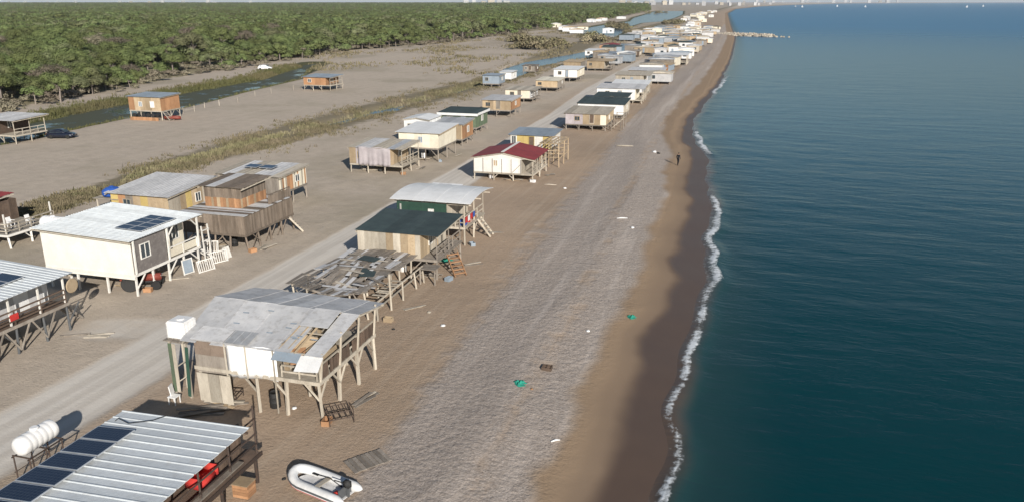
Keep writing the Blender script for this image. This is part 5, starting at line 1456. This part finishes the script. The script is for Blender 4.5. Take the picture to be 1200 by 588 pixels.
town(9, 722, 770, 5.6, 6.2, 'white apartment block in the dense horizon row above the lagoon', 'apartment blocks above the lagoon', .95)
town(2, 776, 787, 5.8, 6.2, 'white apartment block standing right of the dense horizon row', 'two blocks right of the dense row', 1.1)
town(6, 545, 597, 5.0, 5.4, 'pale apartment block in the cluster above the middle of the wood', 'blocks above the middle of the wood', 1.0)
town(16, 0, 330, 4.5, 5.2, 'faint hazy block on the horizon behind the left wood', 'hazy blocks behind the left wood', .8)
town(12, 795, 905, 5.2, 7.5, 'pale low building on the far curve of the coast', 'buildings on the far coast curve', .55)
town(16, 850, 1060, 3.2, 3.7, 'faint building in the haze along the farthest shore', 'buildings on the farthest shore', 1.3)
for k, (px, py) in enumerate(((932, 8.5), (940, 9), (981, 8.3), (1014, 9), (1133, 9.2), (1152, 8.2))):
    x, y = g(px, py, SEA); t = empty('sailing_boat', (x, y, SEA), ('leftmost of the tiny white sails on the horizon', 'second tiny white sail from the left on the horizon', 'third tiny white sail from the left on the horizon', 'fourth tiny white sail from the left on the horizon', 'tiny white sail, left of the pair at far right', 'rightmost of the tiny white sails on the horizon')[k], 'boat', 'sails on the horizon')
    m = MB(); L_ = 11; sec = [(-.5, 1.3), (-.2, 1.7), (.2, 1.5), (.42, .8), (.5, .06)]
    for s_, w_ in sec: m.v += [(L_ * s_, -w_, 1.0), (L_ * s_, 0, -.5), (L_ * s_, w_, 1.0)]
    for i in range(4):
        b = i * 3; m.f += [(b, b + 1, b + 4, b + 3), (b + 1, b + 2, b + 5, b + 4), (b, b + 3, b + 5, b + 2)]
    m.f.append((0, 2, 1)); m.build('hull', PLAS, t, world=False)
    m = MB(); m.tube([(.6, 0, .5), (.6, 0, 14)], .12, 6); m.build('mast', STEEL, t, world=False)
    m = MB(); m.prism([(.4, 0, 1.8), (-4.6, .5, 1.9), (-2.2, .4, 7), (.4, 0, 13.5)], (0, .06, 0)); m.build('mainsail', TW, t, world=False)
    m = MB(); m.prism([(.9, 0, 12.5), (5.2, 0, 1.2), (1.2, .5, 1.6)], (0, .06, 0)); m.build('jib', TW, t, world=False); t.rotation_euler.z = rnd.uniform(-.5, .5); t.scale = (.7, .7, .7)

# ---------------------------------------------------------------- vehicles
def car(label, px, py, yaw, paint, scale=1.0):
    x, y = g(px, py); t = empty('parked_car', (x, y, 0), label, 'car'); t.rotation_euler.z = yaw; t.scale = (scale,) * 3
    def loft(name, prof, mat, par=t):
        """prof: (y along, z, half width) rings closed over the top and bottom"""
        m = MB()
        for (zb, zt, hw, hwt, yy) in prof:
            m.v += [(-hw, yy, zb), (-hw, yy, zb + (zt - zb) * .55), (-hwt, yy, zt), (hwt, yy, zt), (hw, yy, zb + (zt - zb) * .55), (hw, yy, zb)]
        n = len(prof)
        for i in range(n - 1):
            for k in range(6):
                a = i * 6 + k; b = i * 6 + (k + 1) % 6; m.f.append((a, b, b + 6, a + 6))
        m.f += [tuple(range(6)), tuple(range(6 * n - 6, 6 * n))]; return m.build(name, mat, par, True, world=False)
    loft('body', [(.35, .62, .70, .62, -2.2), (.25, .86, .84, .78, -2.05), (.22, .94, .88, .82, -1.4), (.22, .96, .88, .82, -.2), (.22, .93, .88, .82, .8), (.25, .84, .86, .76, 1.6), (.35, .66, .74, .62, 2.15)], paint)
    loft('cabin', [(.90, .95, .78, .74, -2.0), (.90, 1.36, .78, .62, -1.55), (.90, 1.46, .80, .62, -.7), (.90, 1.45, .80, .62, -.1), (.90, 1.32, .80, .60, .4), (.88, .94, .78, .72, 1.0)], paint)
    for s_ in (-1, 1):
        for (ya, yb) in ((-1.5, -.62), (-.52, .42)):
            m = MB(); xa, xb = s_ * .806, s_ * .70; m.v = [(xa, ya, .98), (xa, yb, .98), (xb, yb - (.28 if yb > 0 else 0), 1.34), (xb, ya + (.2 if ya < -1 else 0), 1.34)]; m.v += [(a + s_ * .012, b, c) for a, b, c in m.v]; m.f = [(0, 1, 2, 3), (4, 5, 6, 7), (0, 1, 5, 4), (1, 2, 6, 5), (2, 3, 7, 6), (3, 0, 4, 7)]
            m.build('side_window', GLASS, t, world=False)
        for yy in (-1.35, 1.35): wheel(t, (s_ * .8, yy, .32), .32, .2)
        m = MB(); m.box((s_ * .55, 2.06, .68), (.3, .16, .14)); m.build('headlight', STEEL, t, True, .03, world=False)
        m = MB(); m.box((s_ * .62, -2.1, .74), (.22, .14, .16)); m.build('tail_light', RC, t, True, .03, world=False)
        m = MB(); m.box((s_ * .95, .45, .98), (.16, .1, .13)); m.build('mirror', paint, t, True, .03, world=False)
    m = MB(); m.v = [(-.66, .98, 1.0), (.66, .98, 1.0), (.55, .45, 1.34), (-.55, .45, 1.34)]; m.v += [(a, b + .02, c + .02) for a, b, c in m.v]; m.f = [(0, 1, 2, 3), (4, 5, 6, 7), (0, 1, 5, 4), (1, 2, 6, 5), (2, 3, 7, 6), (3, 0, 4, 7)]; m.build('windscreen', GLASS, t, world=False)
car('dark navy car parked on the flat beside the stream', 73, 162, R(-75), NAVY)
car('small white car parked across the stream below the wood', 311, 82, R(-70), CARW, 1.05)

def hull_boat(label, px, py, yaw, L_, mat):
    x, y = g(px, py); t = empty('rowing_boat', (x, y, .1), label, 'boat'); t.rotation_euler.z = yaw; m = MB()
    for s_, w_ in ((-.5, .5), (-.2, .72), (.15, .7), (.38, .4), (.5, .04)): m.v += [(L_ * s_, -w_, .6), (L_ * s_, -w_ * .6, .08), (L_ * s_, w_ * .6, .08), (L_ * s_, w_, .6)]
    for i in range(4):
        for k in range(3): m.f.append((i * 4 + k, i * 4 + k + 1, i * 4 + k + 5, i * 4 + k + 4))
    m.f.append((0, 1, 2, 3)); o = m.build('hull', mat, t, True, world=False); o.modifiers.new('thickness', 'SOLIDIFY').thickness = .05
    for a in (-.25, .1): m = MB(); m.box((L_ * a, 0, .48), (.25, 1.2, .04)); m.build('seat', WT, t, world=False)
hull_boat('small red boat drawn up beside the orange and beige hut', 203, 141, R(15), 3.0, TRED)

def dinghy():
    b, s_ = g(344, 553, .3), g(412, 580, .3); bx, sx_ = Vector(b), Vector(s_); c = (bx + sx_) / 2; d = bx - sx_; L_ = 3.6
    t = empty('inflatable_dinghy', (c.x, c.y, gz(c.x, c.y)), 'grey-white inflatable dinghy with outboard motor on the sand', 'boat'); t.rotation_euler.z = math.atan2(d.y, d.x)
    path, rad = [], []; wd, r0 = .60, .23
    def add(x, y, z, r): path.append((x, y, z)); rad.append(r)
    add(-1.85, wd, .30, .03); add(-1.7, wd, .29, .14); add(-1.45, wd, .28, r0)
    for k in range(1, 6): add(-1.45 + 2.2 * k / 5, wd, .28, r0)
    for k in range(1, 10):
        a = math.pi / 2 - math.pi * k / 10; add(.75 + .85 * math.cos(a), wd * math.sin(a), .28 + .22 * math.cos(a) ** 2, r0 * .97)
    for k in range(6): add(.75 - 2.2 * k / 5, -wd, .28, r0)
    add(-1.7, -wd, .29, .14); add(-1.85, -wd, .30, .03)
    m = MB(); m.tube(path, rad, 16); tb = m.build('tube', PVC, t, True, world=False)
    # dark rubbing strake along the outside and a red line below
    for nm, dz, mt, rr, k0 in (('strake', .06, PVCD, .045, 1.0), ('stripe', -.07, RC, .02, .96)):
        m = MB(); q = []
        for (x, y, z), r in list(zip(path, rad))[2:-2]:
            cx_ = min(x, .75); n = Vector((x - cx_, y, 0)); n = n.normalized() if n.length > 0 else Vector((0, 1, 0))
            e = math.sqrt(max(0, r * r - dz * dz)); q.append((x + n.x * e * k0, y + n.y * e * k0, z + dz))
        m.tube(q, rr, 6); m.build(nm, mt, tb, True, world=False)
    m = MB(); m.prism([(-1.5, -.55, .12), (.8, -.55, .12), (1.25, -.3, .16), (1.35, 0, .18), (1.25, .3, .16), (.8, .55, .12), (-1.5, .55, .12)], (0, 0, .05)); m.build('floor', FG, t, world=False)
    m = MB(); m.box((-1.38, 0, .38), (.06, .82, .5)); m.build('transom', PVCD, t, False, .01, world=False)
    m = MB(); m.box((-.1, 0, .42), (.26, .86, .05)); m.build('seat', WP, t, False, .01, world=False)
    mo = MB(); mo.box((-1.55, 0, .82), (.36, .28, .34)); mo = mo.build('outboard_motor', BK, t, True, .06, world=False)
    m = MB(); m.box((-1.56, 0, .42), (.16, .1, .5)); m.build('leg', PVCD, mo, False, .02, world=False); m = MB(); m.tube([(-1.4, 0, .8), (-.9, .12, .86)], .025, 8); m.build('tiller', BK, mo, world=False)
    m = MB(); m.box((-1.1, .2, .27), (.32, .26, .2)); m.build('fuel_can', RC, t, True, .04, world=False)
    m = MB(); m.tube([(-.9, -.35, .22), (-.2, -.3, .5), (.5, -.28, .45)], .02, 6); m.box((.62, -.28, .44), (.35, .12, .02)); m.build('oar', BK, t, world=False)
dinghy()

# ---------------------------------------------------------------- things lying about on the sand
x, y = g(431, 541); t = empty('slatted_mat', (x, y, .02), 'weathered slatted wooden mat lying on the sand behind the dinghy', 'mat'); t.rotation_euler.z = R(52)
for k in range(9):
    o = bpy.data.objects.new('slat', shared('box', WG)); COL.objects.link(o); o.parent = t; o.location = (-.88 + k * .22, rnd.uniform(-.03, .03), .06); o.scale = (.19, 1.25, .03)
for b in (-.5, 0, .5):
    o = bpy.data.objects.new('bearer', shared('box', WG)); COL.objects.link(o); o.parent = t; o.location = (0, b, .02); o.scale = (1.9, .07, .05)
def frame_thing(label, x, y, sx_, sy_, sz_, yaw, mat, r=.022, name='metal_frame', cat='frame', mids=(0, 1)):
    t = empty(name, (x, y, 0), label, cat); t.rotation_euler.z = yaw
    def p(nm, a, b): 
        a, b = Vector(a), Vector(b); o = bpy.data.objects.new(nm, shared('cyl', mat)); COL.objects.link(o); o.parent = t; o.location = (a + b) / 2; o.scale = (r, r, (b - a).length); o.rotation_mode = 'QUATERNION'; o.rotation_quaternion = (b - a).to_track_quat('Z', 'Y')
    for a in (-sx_ / 2, sx_ / 2):
        for b in (-sy_ / 2, sy_ / 2): p('leg', (a, b, -.05), (a, b, sz_))
    for z in (sz_, sz_ * .5):
        for a in (-1, 1): p('bar', (-sx_ / 2, a * sy_ / 2, z), (sx_ / 2, a * sy_ / 2, z)); p('bar', (a * sx_ / 2, -sy_ / 2, z), (a * sx_ / 2, sy_ / 2, z))
    for k in range(mids[1]): b = (k + 1) / (mids[1] + 1) - .5; p('bar', (b * sx_, -sy_ / 2, sz_), (b * sx_, sy_ / 2, sz_)); p('bar', (b * sx_, -sy_ / 2, sz_ * .5), (b * sx_, sy_ / 2, sz_ * .5))
x, y = g(399, 493); frame_thing('rusty empty metal table frame under the patched hut corner', x, y, 1.25, .85, .75, R(40), RU, .025, 'table_frame', 'table', (0, 3))
x, y = g(641, 432)
t = empty('dark_crate', (x, y, gz(x, y)), 'dark open crate on the gravel near the green net', 'crate')
zz_ = gz(x, y)
for a in (-.28, .28): B('side_board', (x + a, y, zz_ + .1), (.03, .5, .2), WB, t)
for b in (-.25, 0, .25): B('divider', (x, y + b, zz_ + .1), (.53, .03, .2), WB, t)
B('divider', (x, y - .125, zz_ + .1), (.03, .215, .19), WB, t); B('divider', (x, y + .125, zz_ + .1), (.03, .215, .19), WB, t); B('base', (x, y, zz_ + .005), (.5, .46, .02), WG, t)
def net(label, px, py, r):
    x, y = g(px, py); z = gz(x, y); n = 18; v = []
    for j in range(n):
        for i in range(n):
            a, b = i / (n - 1) * 2 - 1, j / (n - 1) * 2 - 1; q = max(0, 1 - a * a - b * b)
            v.append((x + a * r * (1 + .25 * math.sin(5 * b)), y + b * r * (1 + .3 * math.sin(4 * a + 1)), z + .02 + .22 * q * (.5 + .5 * math.sin(7 * a + 3 * b) * math.cos(6 * b)) ** 1.0))
    o = np_mesh('fishing_net', np.array(v), grid_quads(n, n), NET, None, True); o.modifiers.new('thickness', 'SOLIDIFY').thickness = .02; tag(o, label, 'net')
net('crumpled green net on the middle of the gravel band', 609, 451, .34); net('crumpled green net near the wet sand', 740, 367, .3); net('scrap of green net at the foot of the orange stair', 523, 305, .5)
def stick(label, px, py, L_, r, yaw, mat, name='driftwood', cat='driftwood'):
    x, y = g(px, py); z = gz(x, y); m = MB(); d = Vector((math.cos(yaw), math.sin(yaw), 0)) * L_ / 2; c = Vector((x, y, z + r * .8))
    m.tube([c - d, c - d * .3 + Vector((.05, .08, .02)), c + d * .4 + Vector((-.04, .05, .0)), c + d], [r * .7, r, r * .9, r * .5], 8); tag(m.build(name, mat, None, True), label, cat)
stick('long pale log lying on the upper beach opposite the cream and brown hut', 732, 172, 2.6, .12, R(10), WP)
stick('short white plank on the gravel level with the white roofed hut', 729, 257, 1.1, .07, R(20), TW, 'white_plank', 'plank')
stick('white stick on the gravel below the green net', 651, 513, .5, .05, R(35), TW, 'white_stick', 'stick')
stick('pale plank on the sand right of the red roofed hut', 645, 217, 1.5, .06, R(5), WP, 'pale_plank', 'plank')
def rag(label, px, py, r, mat, name='rag', cat='litter'):
    x, y = g(px, py); z = gz(x, y); m = MB(); m.lathe((x, y, z - .01), [(r * .9, 0), (r, r * .25), (r * .7, r * .6), (r * .2, r * .75), (.01, r * .76)], 'z', 9)
    m.v = [(a + rnd.uniform(-.25, .25) * r, b + rnd.uniform(-.25, .25) * r, c) for a, b, c in m.v]; tag(m.build(name, mat, None, True), label, cat)
rag('white plastic scrap on the sand right of the patched hut', 519, 381, .16, TW); rag('black scrap on the sand close to the patched hut', 461, 386, .12, BK); rag('pale scrap half way between the patched hut and the gravel', 503, 366, .16, WP)
rag('white scrap on the gravel left of the walking person', 767, 179, .32, TW); rag('dark scrap beside the white one left of the walking person', 771.5, 180, .26, BK); rag('white scrap on the upper beach near the red roofed hut', 662, 221, .2, TW)
rag('white scrap on the gravel above the dark crate', 689, 386, .14, TW); rag('white scrap on the gravel level with the curved white roof', 741, 266, .2, TW); rag('orange scrap beside the green net on the gravel', 623, 456, .09, WO); rag('pale scrap just right of the hut stilts corner', 345, 478, .14, TW); rag('dark scrap on the sand behind the dinghy bow', 333, 561, .1, BK)
# junk in the shade behind the nearest hut
x, y = g(205, 472); c = empty('garden_chair', (x, y, 0), 'pale chair standing in the shade behind the nearest hut', 'chair')
B('seat', (x, y, .44), (.48, .48, .05), PLAS, c); B('backrest', (x - .2, y + .1, .75), (.05, .46, .55), PLAS, c, (0, -.15, .3))
for a in (-.2, .2):
    for b in (-.2, .2): B('leg', (x + a, y + b, .2), (.045, .045, .44), PLAS, c)
x, y = g(262, 466); frame_thing('low rusty bed frame on the sand between the two nearest huts', x, y, 1.9, .9, .42, R(10), RU, .025, 'bed_frame', 'bed frame', (0, 4))
x, y = g(235, 484); t = empty('plank_pile', (x, y, 0), 'pile of grey planks in the shade behind the nearest hut', 'planks')
for k in range(6): B('plank', (x + rnd.uniform(-.15, .15), y + rnd.uniform(-.25, .25), .03 + .045 * k), (2.4, .2, .04), WG, t, (0, 0, R(30) + rnd.uniform(-.25, .25)))
x, y = g(112, 395); t = empty('plank_pile', (x, y, 0), 'few pale planks lying by the balcony stilts of the left-edge hut', 'planks')
for k in range(3): B('plank', (x, y + k * .3, .03), (1.5, .18, .04), WP, t, (0, 0, .3 + rnd.uniform(-.2, .2)))
# fence posts on the flat between the orange huts
fe = empty('wire_fence', (g(300, 110)[0], g(300, 110)[1], 0), 'thin post fence running between the two orange huts', 'fence')
pp = [g(a, b) for a, b in ((215, 133), (228, 131), (240, 127), (257, 124), (279, 121), (299, 113), (318, 110), (344, 106))]
for x, y in pp: pole('post', (x, y, -.3), (x, y, 1.2), .06, WP, fe)
for (a, b), (c_, d_) in zip(pp[:-1], pp[1:]): beam('wire', (a, b, 1.0), (c_, d_, 1.0), .02, .02, WG, fe)
beam('rail', (*pp[0], .6), (*pp[1], .62), .06, .08, WP, fe)

# ---------------------------------------------------------------- stored gear under and around the huts
def pile(label, x, y, n, L_, mat, yaw):
    t = empty('plank_pile', (x, y, 0), label, 'planks')
    for k in range(n): B('plank', (x + rnd.uniform(-.3, .3), y + rnd.uniform(-.3, .3), .03 + .04 * k), (L_ * rnd.uniform(.7, 1.1), rnd.uniform(.12, .24), .035), rnd.choice(mat), t, (0, 0, yaw + rnd.uniform(-.4, .4)))
def barrel(label, x, y, mat):
    m = MB(); m.lathe((x, y, -.02), [(.27, 0), (.3, .04), (.29, .3), (.305, .32), (.305, .36), (.29, .38), (.29, .62), (.305, .64), (.305, .68), (.29, .7), (.28, .9), (.26, .9), (.25, .87), (.02, .87)], 'z', 16); tag(m.build('barrel', mat, None, True), label, 'barrel')
def boxes(label, x, y, mat):
    t = empty('fish_box', (x, y, 0), label, 'box'); yaw = rnd.uniform(0, 3); q = Quaternion((0, 0, 1), yaw); d = Vector((x, y, 0))
    for c_, s_ in (((0, -.2, .16), (.6, .025, .3)), ((0, .2, .16), (.6, .025, .3)), ((-.3, 0, .16), (.025, .37, .3)), ((.3, 0, .16), (.025, .37, .3)), ((0, 0, .02), (.57, .37, .03))): B('side' if s_[2] > .1 else 'base', d + q @ Vector(c_), s_, mat, t, (0, 0, yaw))
SPOTS = [('patched hut on tall stilts', -27, -20, 33, 39), ('collapsed grey hut', -29, -23, 47, 54), ('green felt roofed hut', -28, -22, 56, 60), ('curved white roofed hut', -29, -23, 65, 70), ('red roofed hut', -30.5, -24, 92, 98), ('cream-walled house', -49.5, -43, 46.5, 52.5), ('left-edge balcony hut', -48, -42.5, 33, 39), ('two-level plank hut', -46, -41, 58, 65), ('lilac tarpaulin hut', -47, -41, 92, 96.5), ('tall cream hut', -44.5, -39.5, 101, 107)]
for nm, a, b_, c_, d_ in SPOTS:
    pile('loose planks piled at the front stilts of the ' + nm, rnd.uniform(a + 1, b_ - 1), c_ + rnd.uniform(-.4, .8), rnd.randint(4, 7), 2.2, (WG, WP, WT), rnd.uniform(-.4, .4))
    pile('boards lying on the seaward side of the ' + nm, b_ + rnd.uniform(.8, 1.6), rnd.uniform(c_ + 1, d_), rnd.randint(2, 4), 1.8, (WG, WP), rnd.uniform(.6, 1.6))
    mt, cn = rnd.choice(((BL, 'blue'), (PLAS, 'white'), (BK, 'black'), (RU, 'rusty'))); barrel('%s barrel under the %s' % (cn, nm), rnd.uniform(a + .6, b_ - .8), c_ + rnd.uniform(.5, 1.2), mt)
    boxes('open fish box on the sand by the %s' % nm, b_ + rnd.uniform(.3, 1.0), c_ + rnd.uniform(-.6, .4), rnd.choice((WT, BG, TW, WO)))
    x, y = a + rnd.uniform(.5, 1.5), d_ - rnd.uniform(.3, 1); m = MB(); m.lathe((x, y, .2), [(.16, -.1), (.3, -.1), (.33, 0), (.3, .1), (.16, .1)], 'y', 14); tag(m.build('old_tyre', BK, None, True), 'old tyre under the back of the %s' % nm, 'tyre')

# ---------------------------------------------------------------- walking person
def person():
    x, y = g(794.5, 191.5); z = gz(x, y)
    J = dict(pel=(0, 0, .95), sp=(0, .01, 1.15), ch=(0, .02, 1.38), nk=(0, .02, 1.50), hd=(0, .05, 1.60), top=(0, .06, 1.72), sl=(-.19, .02, 1.42), el=(-.25, -.07, 1.15), wl=(-.23, .06, .92), hl=(-.22, .1, .83), sr=(.19, .02, 1.42), er=(.25, .0, 1.14), wr=(.23, .16, .94), hr=(.22, .2, .86),
             pl=(-.1, 0, .92), kl=(-.11, .16, .5), al=(-.11, .08, .09), fl=(-.12, .24, .04), pr=(.1, 0, .92), kr=(.11, -.04, .5), ar=(.11, -.3, .12), fr=(.12, -.16, .04))
    Rr = dict(pel=.15, sp=.135, ch=.155, nk=.055, hd=.095, top=.075, sl=.06, el=.045, wl=.034, hl=.03, sr=.06, er=.045, wr=.034, hr=.03, pl=.095, kl=.062, al=.042, fl=.035, pr=.095, kr=.062, ar=.042, fr=.035)
    E_ = ['pel sp', 'sp ch', 'ch nk', 'nk hd', 'hd top', 'ch sl', 'sl el', 'el wl', 'wl hl', 'ch sr', 'sr er', 'er wr', 'wr hr', 'pel pl', 'pl kl', 'kl al', 'al fl', 'pel pr', 'pr kr', 'kr ar', 'ar fr']
    ks = list(J); me = bpy.data.meshes.new('body'); me.from_pydata([J[k] for k in ks], [tuple(ks.index(q) for q in e.split()) for e in E_], [])
    o = bpy.data.objects.new('tmp', me); COL.objects.link(o); sk = o.modifiers.new('skin', 'SKIN'); o.modifiers.new('sub', 'SUBSURF').levels = 1
    for i, k in enumerate(ks):
        me.skin_vertices[0].data[i].radius = (Rr[k], Rr[k] * (.8 if k in ('pel', 'sp', 'ch') else 1)); me.skin_vertices[0].data[i].use_root = (k == 'pel')
    bpy.context.view_layer.update(); dg = bpy.context.evaluated_depsgraph_get(); nm = bpy.data.meshes.new_from_object(o.evaluated_get(dg)); bpy.data.objects.remove(o)
    nm.materials.clear(); nm.materials.append(CLOTH); nm.materials.append(SKIN)
    for p in nm.polygons:
        c = p.center; p.use_smooth = True
        if c.z > 1.5 or (c.z < .9 and abs(c.x) > .18 and c.y > .05): p.material_index = 1
    t = empty('person', (x, y, z), 'person in dark clothing walking on the beach near the water', 'person'); t.rotation_euler.z = R(-20)
    b = link('body', nm, t); m = MB(); m.lathe((0, .04, 1.64), [(.1, -.02), (.108, .04), (.09, .1), (.05, .135), (.01, .14)], 'z', 14); m.build('hair', BK, t, True, world=False)
person()

# ---------------------------------------------------------------- air
def haze():
    t = bpy.data.materials.new('haze_air'); t.use_nodes = True; nt = t.node_tree
    nt.nodes.remove(nt.nodes['Principled BSDF']); pv = nt.nodes.new('ShaderNodeVolumePrincipled')
    pv.inputs['Color'].default_value = (.80, .88, 1.0, 1); pv.inputs['Density'].default_value = 4.5e-5; pv.inputs['Anisotropy'].default_value = 0.0
    nt.links.new(pv.outputs[0], nt.nodes['Material Output'].inputs['Volume'])
    m = MB(); m.box((0, 20000, 25), (120000, 90000, 70)); o = m.build('haze', t); tag(o, 'thin pale sea haze over the whole coast', None, kind='stuff')
haze()
